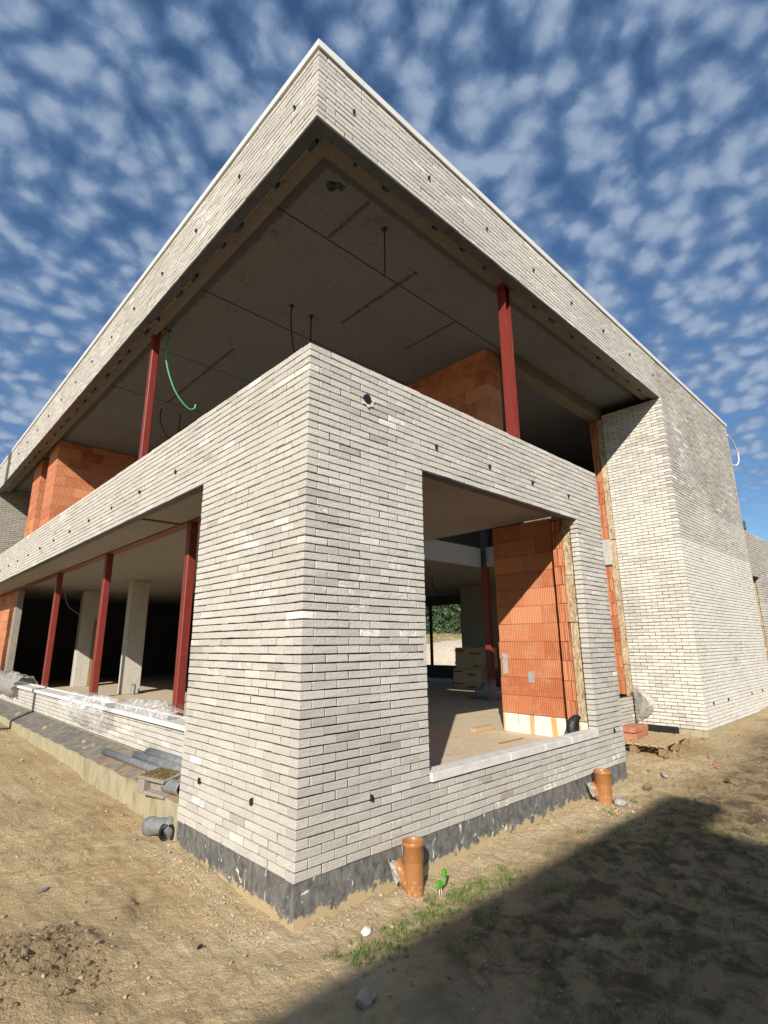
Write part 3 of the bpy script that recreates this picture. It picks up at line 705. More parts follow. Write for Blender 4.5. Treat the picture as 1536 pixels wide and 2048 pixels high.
def gh(x, y, fine=True):
    x = np.asarray(x, float); y = np.asarray(y, float); num = np.zeros_like(x); den = np.zeros_like(x)
    for (cx, cy, cz) in CTRL:
        w = 1/((x-cx)**2+(y-cy)**2+.05)**1.5; num += w*cz; den += w
    z = num/den
    if fine:
        p = np.stack([x, y], -1)
        z = z+.010*sn(p, 1.3, 1)+.008*sn(p, 4.1, 2)+.0085*sn(p, 11, 3)+.0075*sn(p, 27, 4)+.0050*sn(p, 60, 5)
        z = z+.012*np.maximum(0, sn(p+3.3, 8.0, 6)-.25)+.011*np.maximum(0, 1-3.2*np.abs(sn(p+1.7, 5.0, 12)))*np.clip(sn(p, 2.3, 13)+.3, 0, 1)+.008*np.maximum(0, 1-2.6*np.abs(sn(p-2.7, 11.0, 14)))*np.clip(sn(p, 3.1, 15)+.2, 0, 1)
        q = np.sqrt((x+5.2)**2+(y+1.6)**2); tr = np.exp(-((q-4.55)/.10)**2)+np.exp(-((q-3.35)/.11)**2)      # old tyre tracks
        z = z-tr*(.026+.010*np.sin(np.arctan2(y+1.6, x+5.2)*85))*np.clip(sn(p, .9, 17)+.7, 0, 1)
        m = np.exp(-(((x+1.32)/.34)**2+((y-.62)/.30)**2)); z = z+m*(.07+.028*sn(p, 17, 7)+.02*sn(p, 45, 8))          # heap of loose soil
        d = np.abs((x+.75)-.25*np.sin((y-.6)*2.3)); rk = np.exp(-((y-.9)/.6)**2)*np.clip(.5+.8*sn(p, 7, 18), 0, 1.3); z = z-.026*np.exp(-(d/.045)**2)*rk+.010*np.exp(-((d-.08)/.04)**2)*rk              # rut
        z = z+.035*np.exp(-((y+.10)/.10)**2)*((x > -.05) & (x < 5.05))*(.4+.5*sn(p, 3.1, 9))
    return z
def axis_pts(a, b, step, far, grow=1.13):
    t = list(np.arange(a, b, step)); s = step; q = t[-1]
    while q < far: s *= grow; q += s; t.append(q)
    s = step; q = a; L = []
    while q > -far: s *= grow; q -= s; L.append(q)
    return np.array(L[::-1]+t)
gx = axis_pts(-2.6, 6.2, .022, 420); gy = axis_pts(-2.4, 3.0, .022, 420)
X, Y = np.meshgrid(gx, gy, indexing='ij'); Z = gh(X, Y)
nx, ny = X.shape
V = np.stack([X, Y, Z], -1).reshape(-1, 3); i = np.arange((nx-1)*ny).reshape(nx-1, ny)[:, :-1].reshape(-1)
F = np.stack([i, i+ny, i+ny+1, i+1], 1)
me = bpy.data.meshes.new('ground'); me.vertices.add(len(V)); me.vertices.foreach_set('co', V.reshape(-1)); me.loops.add(F.size); me.loops.foreach_set('vertex_index', F.reshape(-1).astype(np.int32))
me.polygons.add(len(F)); me.polygons.foreach_set('loop_start', np.arange(0, F.size, 4, dtype=np.int32)); me.polygons.foreach_set('use_smooth', np.ones(len(F), bool)); me.update(calc_edges=True); me.validate()
loam_shade = np.clip((-.30-V[:, 1])*1.6+.35*sn(V[:, :2], 2.2, 31), 0, 1)*np.clip((V[:, 0]+.5)*.8, 0, 1)*.95  # soil colour darkened over the shadowed foreground
hm = np.exp(-(((V[:, 0]+1.32)/.5)**2+((V[:, 1]-.62)/.45)**2)); loam_shade = np.maximum(loam_shade, hm*.8); rd = np.abs((V[:, 0]+.75)-.25*np.sin((V[:, 1]-.6)*2.3)); loam_shade = np.maximum(loam_shade, .55*np.exp(-(rd/.16)**2)*np.exp(-((V[:, 1]-.9)/.6)**2)*np.clip(.6+.6*sn(V[:, :2], 6, 33), 0, 1))
sand = np.exp(-((V[:, 1]+.10)/.16)**2)*(V[:, 0] > -.1)*(V[:, 0] < 5.1)+np.exp(-((V[:, 0]+.12)/.16)**2)*(V[:, 1] > -.1)*(V[:, 1] < 1.9)
for nm, a in (('loam_shade', loam_shade), ('sand', np.clip(sand, 0, 1))): me.attributes.new(nm, 'FLOAT', 'POINT').data.foreach_set('value', a.astype(np.float32))
me.materials.append(M['ground']); g_o = link('ground', me); g_o['kind'] = 'structure'
def gz(x, y): return float(gh(np.array([x]), np.array([y]))[0])

# pebbles and crumbs of soil
PH = (1+5**.5)/2
ICO = np.array([(-1, PH, 0), (1, PH, 0), (-1, -PH, 0), (1, -PH, 0), (0, -1, PH), (0, 1, PH), (0, -1, -PH), (0, 1, -PH), (PH, 0, -1), (PH, 0, 1), (-PH, 0, -1), (-PH, 0, 1)])/1.902
ICF = [(0, 11, 5), (0, 5, 1), (0, 1, 7), (0, 7, 10), (0, 10, 11), (1, 5, 9), (5, 11, 4), (11, 10, 2), (10, 7, 6), (7, 1, 8), (3, 9, 4), (3, 4, 2), (3, 2, 6), (3, 6, 8), (3, 8, 9), (4, 9, 5), (2, 4, 11), (6, 2, 10), (8, 6, 7), (9, 8, 1)]
def pebbles(mb, n, xf, yf, smin, smax, mi):
    for _ in range(n):
        x, y = xf(), yf(); s = smin*(smax/smin)**(random.random()**2.2)
        v = ICO*RNG.uniform(.6, 1.25, (12, 1))*np.array([1, random.uniform(.6, 1), random.uniform(.45, .8)])*s
        a = random.uniform(0, 6.28); c_, s_ = math.cos(a), math.sin(a); v = v @ np.array([[c_, s_, 0], [-s_, c_, 0], [0, 0, 1]])
        mb.add(v+np.array([x, y, gz(x, y)+s*.25]), ICF, mi)
pb = MB()
U = random.uniform
pebbles(pb, 1500, lambda: U(-2.2, 1.5), lambda: U(-1.6, 2.6), .003, .016, 2)
pebbles(pb, 700, lambda: U(-5, 0), lambda: U(1.5, 8), .006, .03, 2)
pebbles(pb, 700, lambda: U(-1.75, -.95), lambda: U(.25, .95), .004, .022, 0)
pebbles(pb, 200, lambda: -abs(random.gauss(.03, .12))-.02, lambda: U(0, 1.8), .003, .016, 1)
pebbles(pb, 600, lambda: -.22+random.gauss(0, .07), lambda: U(.05, 1.7), .003, .013, 1)
pebbles(pb, 420, lambda: U(0, 5), lambda: -abs(random.gauss(.05, .12))-.02, .003, .016, 1)
pebbles(pb, 800, lambda: U(.3, 6.5), lambda: U(-2.4, -.2), .004, .02, 0)
pebbles(pb, 160, lambda: U(5, 9), lambda: U(-1.2, .1), .006, .035, 0)
pebbles(pb, 120, lambda: U(3.4, 4.2), lambda: U(-.5, -.1), .005, .02, 1)
kind('gravel', pb, [M['clod'], M['sand_stone'], M['soil_crumb']], 'stuff')

# grass along the shadow edge
def blades(mb, n, cx, cy, rad, hmin, hmax, lean=.5):
    for _ in range(n):
        a = U(0, 6.28); r = rad*random.random()**.6; x, y = cx+r*math.cos(a), cy+r*math.sin(a)*.7
        h = U(hmin, hmax)*(1-.5*r/rad); w = U(.0009, .0019); d = U(0, 6.28); l = U(.1, lean)*h
        dx, dy = math.cos(d), math.sin(d); z = gz_fast(x, y); v = []
        for t in (0, .45, .8): 
            ww = w*(1-t*.6); v += [(x+dx*l*t*t-dy*ww, y+dy*l*t*t+dx*ww, z+h*t), (x+dx*l*t*t+dy*ww, y+dy*l*t*t-dx*ww, z+h*t)]
        v.append((x+dx*l, y+dy*l, z+h*.97)); mb.add(v, [(0, 1, 3, 2), (2, 3, 5, 4), (4, 5, 6)], 0, False, tone=U(0, 1))
_gi = {}
def gz_fast(x, y):
    ix, iy = np.searchsorted(gx, x), np.searchsorted(gy, y); return Z[min(ix, nx-1), min(iy, ny-1)]-.004
gr = MB()
for _ in range(640):
    x = U(.02, 2.2); y = -.44+random.gauss(0, .075)-.02*math.sin(x*4)-(.10 if x < .35 else 0)*U(0, 1)
    if math.sin(x*5.3)+math.sin(x*2.1+1) < -.9: continue
    blades(gr, random.randint(6, 22), x, y, U(.015, .05), .012, U(.03, .062))
for x, y, n in ((-.02, -.36, 14), (.02, -.40, 16), (.10, -.50, 30), (.18, -.50, 40), (.28, -.46, 40), (.95, -.30, 26), (2.2, -.47, 40), (2.5, -.45, 30), (2.9, -.42, 40), (3.6, -.40, 50), (4.2, -.38, 60), (4.5, -.42, 40)): blades(gr, n, x, y, .06, .025, .075)
for _ in range(170): blades(gr, 14, U(.4, 5), U(-1.9, -.5), U(.03, .10), .015, .05)
for x, y in ((2.6, -.66), (3.2, -.62), (3.0, -.8), (1.7, -.8), (4.6, -.75)):
    for _ in range(9): blades(gr, 14, x+random.gauss(0, .09), y+random.gauss(0, .05), .05, .02, .055)
for _ in range(190):
    cx, cy = U(.3, 4.6), U(-2.0, -.58)
    for _ in range(random.randint(2, 7)): blades(gr, 14, cx+random.gauss(0, .07), cy+random.gauss(0, .05), U(.03, .06), .012, .045)
for _ in range(14): blades(gr, 5, U(-1, .2), U(-1, 0), .03, .01, .03)
for _ in range(26): blades(gr, 14, U(9, 14), U(-1.6, -.3), .12, .03, .09)
kind('grass', gr, M['grass'], 'stuff')

# single stones
def stone(name, x, y, s, sq, mat, label, seed, rot=0):
    cat = name.split('_')[-1]
    r = np.random.default_rng(seed); mb = MB(); v = ICO.copy(); f = list(ICF)
    vv = [tuple(q) for q in v]; nf = []; mid = {}
    def mp(a, b):
        k = (min(a, b), max(a, b))
        if k not in mid: q = (np.array(vv[a])+np.array(vv[b])); mid[k] = len(vv); vv.append(tuple(q/np.linalg.norm(q)))
        return mid[k]
    for (a, b, c) in f: d, e, g = mp(a, b), mp(b, c), mp(c, a); nf += [(a, d, g), (b, e, d), (c, g, e), (d, e, g)]
    v = np.array(vv)
    for _ in range(7):        # cut facets
        n = r.normal(0, 1, 3); n /= np.linalg.norm(n); d = r.uniform(.55, .85); t = v @ n-d; v = v-np.outer(np.maximum(t, 0), n)
    v = v*np.array(sq)*s+r.normal(0, s*.02, v.shape); c_, s_ = math.cos(rot), math.sin(rot); v = v @ np.array([[c_, s_, 0], [-s_, c_, 0], [0, 0, 1]])
    mb.add(v, nf); o = solo(name, mb, mat, label, cat); o.location = (x, y, gz(x, y)+s*sq[2]*.45); return o
stone('stone', .31, -.33, .050, (1, .7, .55), M['stone_white'], 'small white angular stone on the grass just beyond the house corner', 3, .4)
stone('stone', -.12, -.80, .085, (1, .8, .40), M['stone_dull'], 'flat grey stone lying in the building shadow nearest the viewer', 5, .8)
stone('stone', 4.80, -.30, .075, (1, .7, .7), M['clod'], 'reddish brown lump between the far drain pipe and the shadow tip', 8, .2)
stone('stone', 5.55, -.22, .10, (1.2, .5, .35), M['stone_grey'], 'pale flat stone on bare sand between pallet and shadow tip', 9, .5)
stone('stone', 5.60, -.98, .10, (1.1, .5, .45), M['clod'], 'long brown clod on sunlit soil to the right of the shadow tip', 10, .9)
stone('stone', 6.25, -.02, .055, (1, .8, .8), M['clod'], 'small brown clod in front of the pallet corner', 12, .2)
stone('stone', 6.72, .03, .05, (1.5, .7, .7), M['stone_grey'], 'little rubble lump beside the right foot of the pallet', 13, .2)
stone('stone', 4.02, -.30, .11, (1, .7, .45), M['grey_mortar'], 'grey mortar lump against the foot of the far drain pipe', 14, .2)

stone('clay_shard', 6.35, -.62, .06, (1.3, .6, .22), M['orange_tile'], 'reddish clay shard lying flat on the sand beyond the shadow tip, larger of two', 21, .3)
stone('clay_shard', 6.62, -.55, .04, (1.2, .7, .25), M['orange_tile'], 'smaller reddish clay shard lying behind a larger one on the sand', 22, 1.1)
stone('rubber_scrap', -.49, .22, .022, (1.3, .6, .5), M['black'], 'tiny black scrap on the sunlit sand in front of the corner', 23, .6)
stone('sheet_scrap', -1.02, 1.52, .036, (1.6, .6, .14), M['grey_pvc'], 'thin grey scrap of sheet on the open sand at left', 24, .5)
# ------------------------------------------------------------------ drain pipes
def drain(x, y, top, s, label, tilt=(0, 0)):
    z0 = gz(x, y)-.12; t = thing('drain_pipe', label, 'drain pipe', (x, y, z0), 'orange drain pipes at the wall foot')
    H = top-z0; r = .086*s
    b = MB(); b.lathe([(r, 0), (r, H-.12)], (0, 0, 0), 40); o = link('pipe', b.mesh('pipe', [M['orange_pvc']]), t)
    b = MB(); R_ = r*1.09
    b.lathe([(r, H-.128), (R_, H-.115), (R_, H-.034), (R_*1.05, H-.030), (R_*1.07, H-.020), (R_*1.05, H-.004), (R_*1.0, H), (R_*.93, H-.004), (R_*.91, H-.03), (r*.92, H-.12), (r*.92, H-.42), (0, H-.42)], (0, 0, 0), 40)
    link('socket', b.mesh('socket', [M['orange_pvc']]), t)
    b = MB(); p0 = Vector((-.055*s, .05, H*.42)); b.tube([p0+Vector((.05, -.04, -.12)), p0, p0+Vector((-.018, .02, .06)), p0+Vector((-.02, .06, .11))], [.02, .040, .046, .046], 20); link('branch', b.mesh('branch', [M['orange_pvc']]), t)
    b = MB()
    def wrap(u, v): 
        a = 2.2+u*2.2; q = p0+Vector((-.012, .02, .05)); rr = .052+.008*math.sin(u*17+v*9)
        return (q.x+rr*math.cos(a)-.02*v, q.y+rr*math.sin(a)*.8+.04*v, q.z-.05+v*.13+.01*math.sin(u*11))
    b.add(*grid(16, 10, wrap), 0, True); link('film_wrap', b.mesh('film_wrap', [M['bag']]), t)
    t.rotation_euler = (tilt[0], tilt[1], 0); return t
drain(.925, -.150, .072, .80, 'near orange drain pipe standing at the wall beside the green clip', (0, -.012))
drain(3.955, -.16, .075, .95, 'far orange drain pipe standing at the wall near its right end', (0, .02))
# green clip stuck in the sand
t = thing('pipe_clip', 'bright green plastic clip stuck upright in sand beside the near orange pipe', 'clip', (1.06, -.285, gz(1.06, -.285)))
b = MB(); b.bricks([(-.045, -.012, .05), (.02, -.012, .105)], [(.005, .012, .095), (.058, .012, .155)], .004, .001); link('clip_pad', b.mesh('clip_pad', [M['green_plastic']]), t)
b = MB(); b.tube([(.0, 0, .065), (.035, .004, .06), (.052, .004, .085), (.05, 0, .12)], .008, 8); link('clip_arm', b.mesh('clip_arm', [M['green_plastic']]), t)
b = MB(); b.tube([(-.02, 0, .055), (-.018, 0, -.02)], .003, 6); b.tube([(0, 0, .055), (.004, 0, -.02)], .003, 6); link('clip_prong', b.mesh('clip_prong', [M['stone_white']]), t)

# ------------------------------------------------------------------ things on and under the ledge
def ledge_z(x): return .1115+(x-.02)*.292
def long_pipe(x0, y0, x1, y1, r, label, hollow=True):
    b = MB(); p0, p1 = Vector((x0, y0, ledge_z(x0)+r)), Vector((x1, y1, ledge_z(x1)+r)); L = (p1-p0).length
    b.lathe([(r*.86, .25), (r*.86, 0), (r, 0), (r, L), (r*.86, L), (r*.86, L-.25)], p0, 24, p1-p0)
    return solo('grey_pipe', b, M['grey_pvc'], label, 'pipe', 'grey pipes on the ledge')
long_pipe(.17, 4.35, .22, 2.0, .040, 'slim grey pipe lying along the ledge, outermost of its row')
long_pipe(.265, 3.55, .31, 1.95, .052, 'middle grey pipe of the row lying on the ledge', True)
long_pipe(.345, 3.40, .385, 1.95, .062, 'thick grey pipe on the ledge, closest to the low wall')
t = thing('hollow_block', 'hollow concrete block with moss on top at the end of the ledge', 'concrete block', (.055, 2.30, ledge_z(.02)))
b = MB(); b.bricks([(-.10, -.20, 0), (-.10, -.20, .125), (-.10, .10, .03), (.06, -.20, .03)], [(.14, .20, .03), (.14, .20, .155), (.14, .20, .125), (.14, .11, .125)], .006, .003); b.box(-.04, .05, -.17, .09, .032, .12)
link('block', b.mesh('block', [M['old_concrete']]), t)
b = MB(); 
for _ in range(520):
    x, y = U(-.07, .13), U(-.17, .19); s = U(.006, .017); b.add(ICO*np.array([s, s, s*.7])*RNG.uniform(.6, 1.2, (12, 1))+np.array([x, y, .157]), ICF, 0, True, tone=U(0, 1))
link('moss', b.mesh('moss', [m_grass('moss', (.075, .055, .018), (.17, .125, .035))]), t); t.rotation_euler = (0, -.12, .2)
t = thing('pipe_ring', 'dark round pipe mouth beside the hollow block at the pier edge', 'pipe', (.10, 1.92, ledge_z(.1)+.062))
b = MB(); b.lathe([(.05, .25), (.05, -.0), (.062, 0), (.066, .012), (.062, .03), (.06, .26)], (0, 0, 0), 24, (-.15, .9, 0)); link('pipe', b.mesh('pipe', [M['grey_pvc']]), t)
t = thing('pipe_elbow', 'grey drain elbow with black rubber collar under the ledge end', 'pipe', (-.03, 1.93, gz(-.03, 1.93)+.06))
b = MB(); b.lathe([(.0, .0), (.075, .0), (.08, .03), (.075, .06), (.068, .075), (.068, .24), (.078, .25), (.078, .30), (0, .30)], (-.055, .22, 0), 24, (.45, -1, .12)); link('elbow_body', b.mesh('elbow_body', [M['grey_pvc']]), t)
b = MB(); b.lathe([(.0, .02), (.045, .02), (.05, -.01), (.066, -.012), (.07, .0), (.066, .012), (.071, .022), (.066, .034), (.071, .044), (.064, .056), (.06, .16)], (.0, -.06, -.005), 24, (.5, 1, .1)); link('rubber_collar', b.mesh('rubber_collar', [M['rubber']]), t)

# plastic film
def film(name, fn, nu, nv, mat, label):
    b = MB(); b.add(*grid(nu, nv, fn), 0, True); return solo(name, b, mat, label, 'plastic film')
def crum(p, s, seed): return abs(float(sn(np.array(p), s, seed)))
def f1(u, v):      # drape over the sill
    y = 4.70+u*2.1; e = .5+.5*math.sin(math.pi*min(1, u*1.02))
    path = [(.74, .665), (.60, .70), (.44, .74), (.31, .70), (.26, .58), (.27, .46), (.31, .34), (.36, .30)]
    s = v*7*(.42+.58*e); i = min(int(s), 6); q = s-i; x = path[i][0]*(1-q)+path[i+1][0]*q; z = path[i][1]*(1-q)+path[i+1][1]*q
    p = (u*3, v*2, 1.0); a = crum(p, 1.7, 41); c = crum(p, 5, 42)
    return (x-.13*a*math.sin(v*3.1)-.015*c-.03, y+.05*a, z+.05*a+.015*c)
film('plastic_film', f1, 60, 40, M['film'], 'clear plastic film draped over the terrace sill beside the middle red column')
def f2(u, v):
    y = 3.05+u*1.75; a = v*math.pi*1.15; p = (u*4, v*2, 3.0); r = .08+.06*crum(p, 2.4, 51)+.02*crum(p, 6, 52)
    return (.53+.16*math.cos(a)+.015*crum(p, 5, 53), y+.05*crum(p, 3, 55), .66+r*math.sin(a)*(.55+.6*math.sin(u*3.14)))
film('plastic_film', f2, 70, 26, M['film'], 'clear plastic film bunched up along the sill beside the nearest red column')
def f3(u, v):
    y = 11.0+u*4.2; a = v*math.pi*1.3; p = (u*8, v*2, 5.0); r = .16+.09*crum(p, 3.0, 61)+.05*crum(p, 8, 62)
    return (.52+.24*math.cos(a)-.05*crum(p, 7, 63), y, .60+r*math.sin(a)-.12*max(0, v-.6))
film('plastic_film', f3, 80, 26, M['bag'], 'crumpled plastic film heaped on the sill below the far clay block wall')
def f4(u, v):
    p = (u*2, v*3, 7.0); w = math.sin(math.pi*min(1, .12+v*.93))**.8
    return (XR-.09-.05*crum(p, 1.6, 71)-.012*crum(p, 5, 72)-.05*math.sin(u*3.1), 1.13-.38*w*u-.10*v*(1-u), .62-v*.56+.015*crum(p, 4, 73)+.03*math.sin(u*4))
film('plastic_film', f4, 36, 40, M['bag'], 'milky plastic sheet hanging at the inner corner above the pallet')
def f5(u, v):
    p = (u*2, v*2, 9.0); a = u*6.28
    return (8.2+.75*v*math.cos(a)*.6+.1*crum(p, 5, 81), 4.4+.9*v*math.sin(a)*.5, ZF+.02+(.42*(1-v)+.10*crum(p, 5, 82))*(1-v*.75))
film('plastic_film', f5, 40, 14, M['bag'], 'crumpled plastic sheet on the floor at the inner red column')

# ------------------------------------------------------------------ pallet and clay pieces
t = thing('wooden_pallet', 'weathered wooden pallet on the sand in the corner of the house', 'pallet', (6.83, .47, -.125))
for i in range(7):
    b = MB(); x = -.56+i*.155; b.bricks([(-.60+0*x, x*.72-.042, .115)], [(.68+random.uniform(-.01, .01), x*.72+.040, .137)], .003, .002); link('plank', b.mesh('plank', [M['wood']]), t)
for y in (-.40, 0, .37):
    
    for x in (-.52, .04, .60): b = MB(); b.bricks([(x-.07, y-.05, .0)], [(x+.07, y+.05, .092)], .004, .002); link('block', b.mesh('block', [M['wood_block']]), t)
for x in (-.52, .04, .60):
    b = MB(); b.bricks([(x-.05, -.45, .0925)], [(x+.05, .44, .1145)], .003, .002); link('stringer', b.mesh('stringer', [M['wood']]), t)
t.rotation_euler = (0, 0, .06)
for i, (x, y, z, r, lab) in enumerate(((6.78, .62, .015, .10, 'lower orange clay slab on the pallet'), (6.80, .63, .098, .05, 'upper orange clay slab stacked on another on the pallet'))):
    b = MB(); b.bricks([(-.30, -.13, 0)], [(.30, .13, .078)], .006, .003); b.box(-.3015, -.2, -.09, .09, .03, .05); o = solo('clay_slab', b, M['orange_tile'], lab, 'clay slab'); o.location = (x, y, z); o.rotation_euler = (0, 0, r)
for i in range(2):
    pass

# ------------------------------------------------------------------ things indoors
def carton(x, y, z, dy, h, label, marks=True):
    t = thing('carton', label, 'box', (x, y, z), 'brown cartons stacked indoors')
    b = MB(); b.bricks([(0, -dy/2, 0)], [(.6, dy/2, h)], .006, .003); link('carton_body', b.mesh('carton_body', [M['card']]), t)
    for (yy, zz, w) in ((.30, .86, .26), (-.16, .72, .30), (.30, .26, .28), (-.16, .12, .28)):
        b = MB(); b.box(-.003, .001, yy*dy-w*dy/2, yy*dy+w*dy/2, h*zz-.02, h*zz+.02); s = .03; q = yy*dy+(w*dy/2+.05)*(1 if yy > 0 else -1)
        b.box(-.003, .001, q-s, q+s, h*zz+s*.55, h*zz+s); b.box(-.003, .001, q-s, q+s, h*zz-s, h*zz-s*.55); b.box(-.003, .001, q-s, q-s*.5, h*zz-s*.54, h*zz+s*.54); b.box(-.003, .001, q+s*.5, q+s, h*zz-s*.54, h*zz+s*.54)
        link('print', b.mesh('print', [M['card_red']]), t)
    return t
carton(9.70, 6.11, ZF, .95, .53, 'lower carton of the stack in front of the grey block wall')
carton(9.68, 5.99, ZF+.535, .97, .55, 'upper carton of the stack in front of the grey block wall')
carton(9.6, 4.45, ZF, .95, .50, 'carton behind the inner red column, partly hidden by the clay wall')
b = MB(); b.tube([(8.9, 4.05, ZF+.55), (9.2, 4.25, ZF+.62), (9.4, 4.6, ZF+.66)], [.10, .16, .12], 14); solo('plastic_roll', b, M['bag'], 'pale roll of plastic leaning on the half hidden carton', 'roll')
b = MB(); b.bricks([(4.05, 1.62, ZF), ], [(4.52, 1.72, ZF+.06)], .004, .003); solo('timber_offcut', b, M['wood'], 'short timber offcut on the floor at the foot of the clay wall', 'timber')
b = MB(); b.bricks([(3.62, .93, ZF)], [(4.15, .955, ZF+.012)], .002, .001); solo('thin_lath', b, M['wood_block'], 'thin lath lying on the sunlit floor behind the window sill', 'timber')
b = MB(); b.lathe([(.055, 0), (.055, .26), (.047, .26), (.047, .02)], (2.92, 11.45, ZF), 20); solo('floor_pipe_stub', b, M['grey_pvc'], 'short grey pipe stub rising from the floor at the concrete column', 'pipe')
def cable(name, pts, r, mat, label, plate=True, cat='cable'):
    P_ = [Vector(p) for p in pts]; out = []
    for i in range(len(P_)-1):
        p0, p1, p2, p3 = P_[max(i-1, 0)], P_[i], P_[i+1], P_[min(i+2, len(P_)-1)]
        for k in range(7):
            q = k/7; out.append(.5*((2*p1)+(p2-p0)*q+(2*p0-5*p1+4*p2-p3)*q*q+(3*p1-p0-3*p2+p3)*q**3))
    out.append(P_[-1]); t = thing(name, label, cat, tuple(P_[0])); b = MB(); b.tube([p-P_[0] for p in out], r, 8); link('hose', b.mesh('hose', [mat]), t)
    if plate: b = MB(); b.lathe([(0, -.014), (.032, -.014), (.038, 0)], (0, 0, 0), 16); link('ceiling_plate', b.mesh('ceiling_plate', [M['black']]), t)
    return t
cable('hanging_conduit', [(1.52, .71, ZU), (1.525, .71, 6.0), (1.53, .72, 5.65)], .008, M['black'], 'straight black conduit hanging near the roof corner')
cable('hanging_conduit', [(1.55, 2.71, ZU), (1.55, 2.71, 5.98), (1.60, 2.70, 5.6), (1.72, 2.70, 5.3)], .010, M['black'], 'black conduit bending as it hangs above the parapet corner, left one of a pair')
cable('hanging_conduit', [(1.91, 2.72, ZU), (1.91, 2.72, 5.95), (1.92, 2.72, 5.6)], .010, M['black'], 'straight black conduit above the parapet corner, right one of a pair')
cable('green_conduit', [(.50, 4.56, ZU), (.487, 4.56, 6.02), (.497, 4.56, 5.76), (.59, 4.56, 5.47), (.72, 4.56, 5.24), (.90, 4.56, 5.08), (1.0, 4.56, 5.10), (1.02, 4.56, 5.18)], .012, M['green_hose'], 'green conduit curling down from the ceiling beside the upper red column')
cable('hanging_conduit', [(1.53, 7.5, ZU), (1.53, 7.5, 6.0), (1.70, 7.45, 5.65), (2.0, 7.4, 5.35)], .012, M['black'], 'black conduit curving sideways low behind the green one', False)
cable('hanging_conduit', [(1.92, 7.47, ZU), (1.915, 7.47, 5.9), (1.88, 7.47, 5.6)], .012, M['black'], 'short black conduit hanging straight behind the green one', False)
cable('hanging_conduit', [(4.3, 3.3, ZC), (4.31, 3.3, 2.8), (4.36, 3.3, 2.35)], .012, M['black'], 'dark conduit hanging behind the window opening by the pale slab edge', False)
cable('hanging_conduit', [(8.1, 6.8, ZC), (8.12, 6.75, 2.95), (8.3, 6.6, 2.7), (8.45, 6.5, 2.62)], .012, M['black'], 'curved conduit inside above the far opening, left of two', False)
cable('hanging_conduit', [(8.5, 6.2, ZC), (8.52, 6.2, 2.9), (8.65, 6.1, 2.65)], .012, M['black'], 'curved conduit inside above the far opening, right of two', False)
cable('hanging_conduit', [(1.55, 13.4, 3.05), (1.56, 13.4, 2.8), (1.66, 13.3, 2.5), (1.9, 13.2, 2.3)], .010, M['grey_pvc'], 'pale conduit curving down in the dark end of the long opening', False)
cable('white_cable', [(13.2, .0, 6.66), (13.62, .0, 6.62), (14.02, .0, 6.38), (13.95, .0, 6.12), (13.60, .0, 5.93), (13.21, .03, 5.86)], .017, M['white_profile'], 'white cable looping out from the right edge of the tall brick block', False)
b = MB(); b.bricks([(13.22, -.01, 4.15), (13.24, -.03, 4.17)], [(13.40, .10, 4.24), (13.34, .08, 4.38)], .006, .002); solo('outdoor_lamp', b, M['zinc'], 'small dark fixture on the low wing roof beside the tall brick block', 'lamp')

# ------------------------------------------------------------------ behind the house
b = MB()
def heap(u, v):
    a = u*6.283; r = v*5.0; h = 1.62*max(0, math.cos(min(v, 1)*1.5708))**1.3
    x, y = 31+r*1.3*math.cos(a), 23.6+r*1.3*math.sin(a); return (x, y, .05+h+.06*float(sn(np.array([x, y]), 1.8, 91)))
b.add(*grid(60, 26, heap), 0, True); solo('sand_heap', b, M['sandheap'], 'pale heap of sand seen outside through the far opening', 'sand heap')
b = MB()
def bankf(u, v):
    x = 26+u*44; y0 = 56-u*36; dx, dy = .633, .774; s = v*9; h = 2.5*math.sin(min(1, v*1.2)*1.5708)
    X_, Y_ = x+dx*s, y0+dy*s; return (X_, Y_, .1+h+.22*float(sn(np.array([X_, Y_]), .9, 92))+.1*float(sn(np.array([X_, Y_]), 3.1, 93)))
b.add(*grid(120, 24, bankf), 0, True); bk = kind('earth_bank', b, M['bank'], 'structure')
b = MB()
for _ in range(2600):
    u, v = random.random(), random.random(); x, y, z = bankf(u, v); h = U(.15, .6); w = U(.01, .03); d = U(0, 6.28)
    b.add([(x-w*math.cos(d), y-w*math.sin(d), z-.05), (x+w*math.cos(d), y+w*math.sin(d), z-.05), (x+U(-.2, .2), y+U(-.2, .2), z+h)], [(0, 1, 2)], 0, False, tone=random.random())
kind('weeds', b, M['dry_grass'], 'stuff')
b = MB(); vv = []; ff = []; tt = []
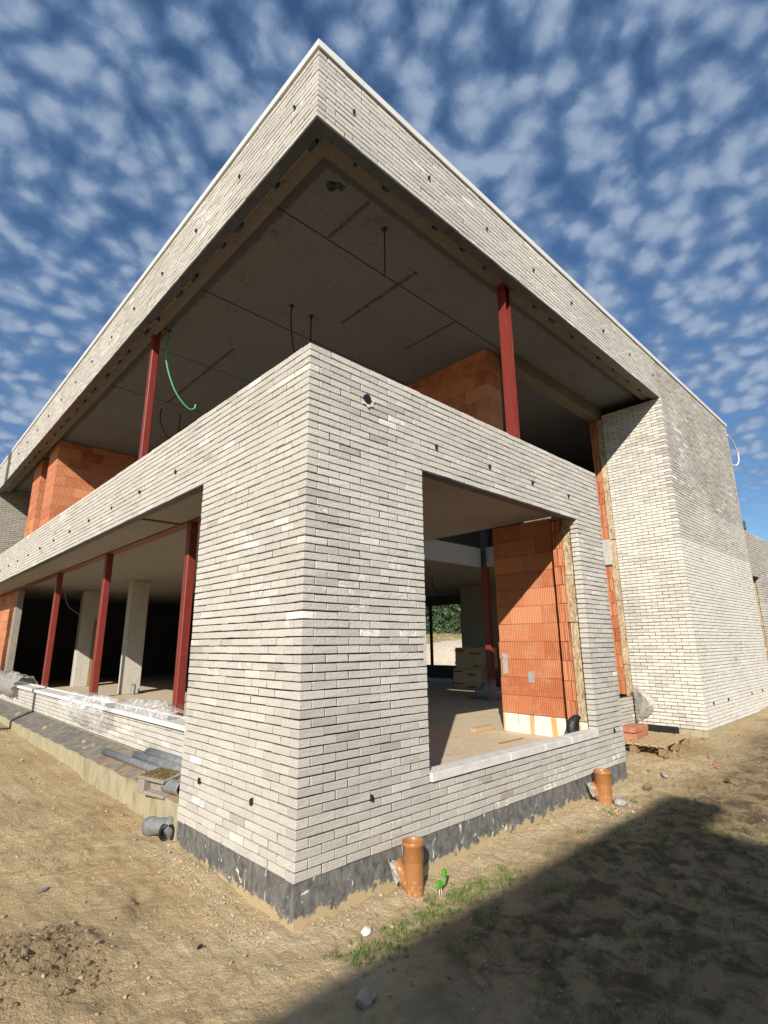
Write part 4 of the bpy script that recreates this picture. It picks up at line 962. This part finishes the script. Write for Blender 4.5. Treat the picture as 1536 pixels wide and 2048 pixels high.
for k in range(26000):
    u = random.random(); x = 34+u*40; y = 64-u*34; o = U(0, 2.6)*.6; x += .633*o; y += .774*o
    h = U(1.2, 9.5+1.2*math.sin(u*40)); s = U(.16, .40); n = RNG.normal(0, 1, (3, 3)); q = n/np.linalg.norm(n, axis=1)[:, None]*s; q[2, 2] -= s*.8; q[:, 2] *= .8
    i0 = len(vv); vv += [tuple(np.array([x, y, h])+r_) for r_ in q]; ff.append((i0, i0+1, i0+2)); tt += [random.random()*(.3+.7*(o < .5))]*3
b.add(vv, ff, 0, False); b.at['tone'] = [(0, np.array(tt))]
def core(u, v):
    x, y = 34+u*40+1.15*.633, 64-u*34+1.15*.774; w = .5*float(sn(np.array([u*40, v*9]), 1.0, 95)); return (x+.633*w, y+.774*w, v*(9+1.2*math.sin(u*40)))
b.add(*grid(160, 40, core), 0, False, tone=.05)
kind('hedge', b, M['leaf'], 'stuff')

# ------------------------------------------------------------------ what casts the foreground shadow: the house next door, and two posts
nb = thing('neighbouring_house', 'flat roofed pale house next door whose shadow falls on the soil', 'house', (-12, -10, -.3))
T0 = 6.5
def NB(name, mb, mat): return part(name, mb, mat, nb)
b = MB(); b.box(-20, -6.43, -17, -8.55, -.6, T0-.12); NB('wall', b, M['render'])
b = MB(); b.box(-20.05, -6.40, -17.05, -8.561, T0-.1195, T0-.001); b.box(-20.05, -5.41, -8.56, -8.06, T0-.12, T0); NB('roof', b, M['zinc'])
for x in (-18, -14.5, -11, -8.2):
    for z in (.6, 3.6):
        b = MB(); b.box(x, x+1.5, -8.545, -8.50, z, z+1.7); w = NB('window_frame', b, M['zinc']); b = MB(); b.box(x+.08, x+1.42, -8.499, -8.492, z+.08, z+1.62); part('pane', b, M['glass'], w)
def post(name, x, y, h, r, label):
    b = MB(); z = gz(x, y); b.tube([(x, y, z-.3), (x, y, z+h)], [r, r*.8], 16); b.lathe([(0, .10), (r*.5, .08), (r*1.1, 0)], (x, y, z+h), 16)
    return solo(name, b, M['pole_metal'], label, 'post')
post('site_post', -4.0, 6.30, 4.2, .10, 'short steel post left of the house, casting a thin shadow on the ledge')
post('site_mast', -4.6, 11.55, 11, .27, 'thick steel mast left of the house, casting a strip of shadow on the fascia')
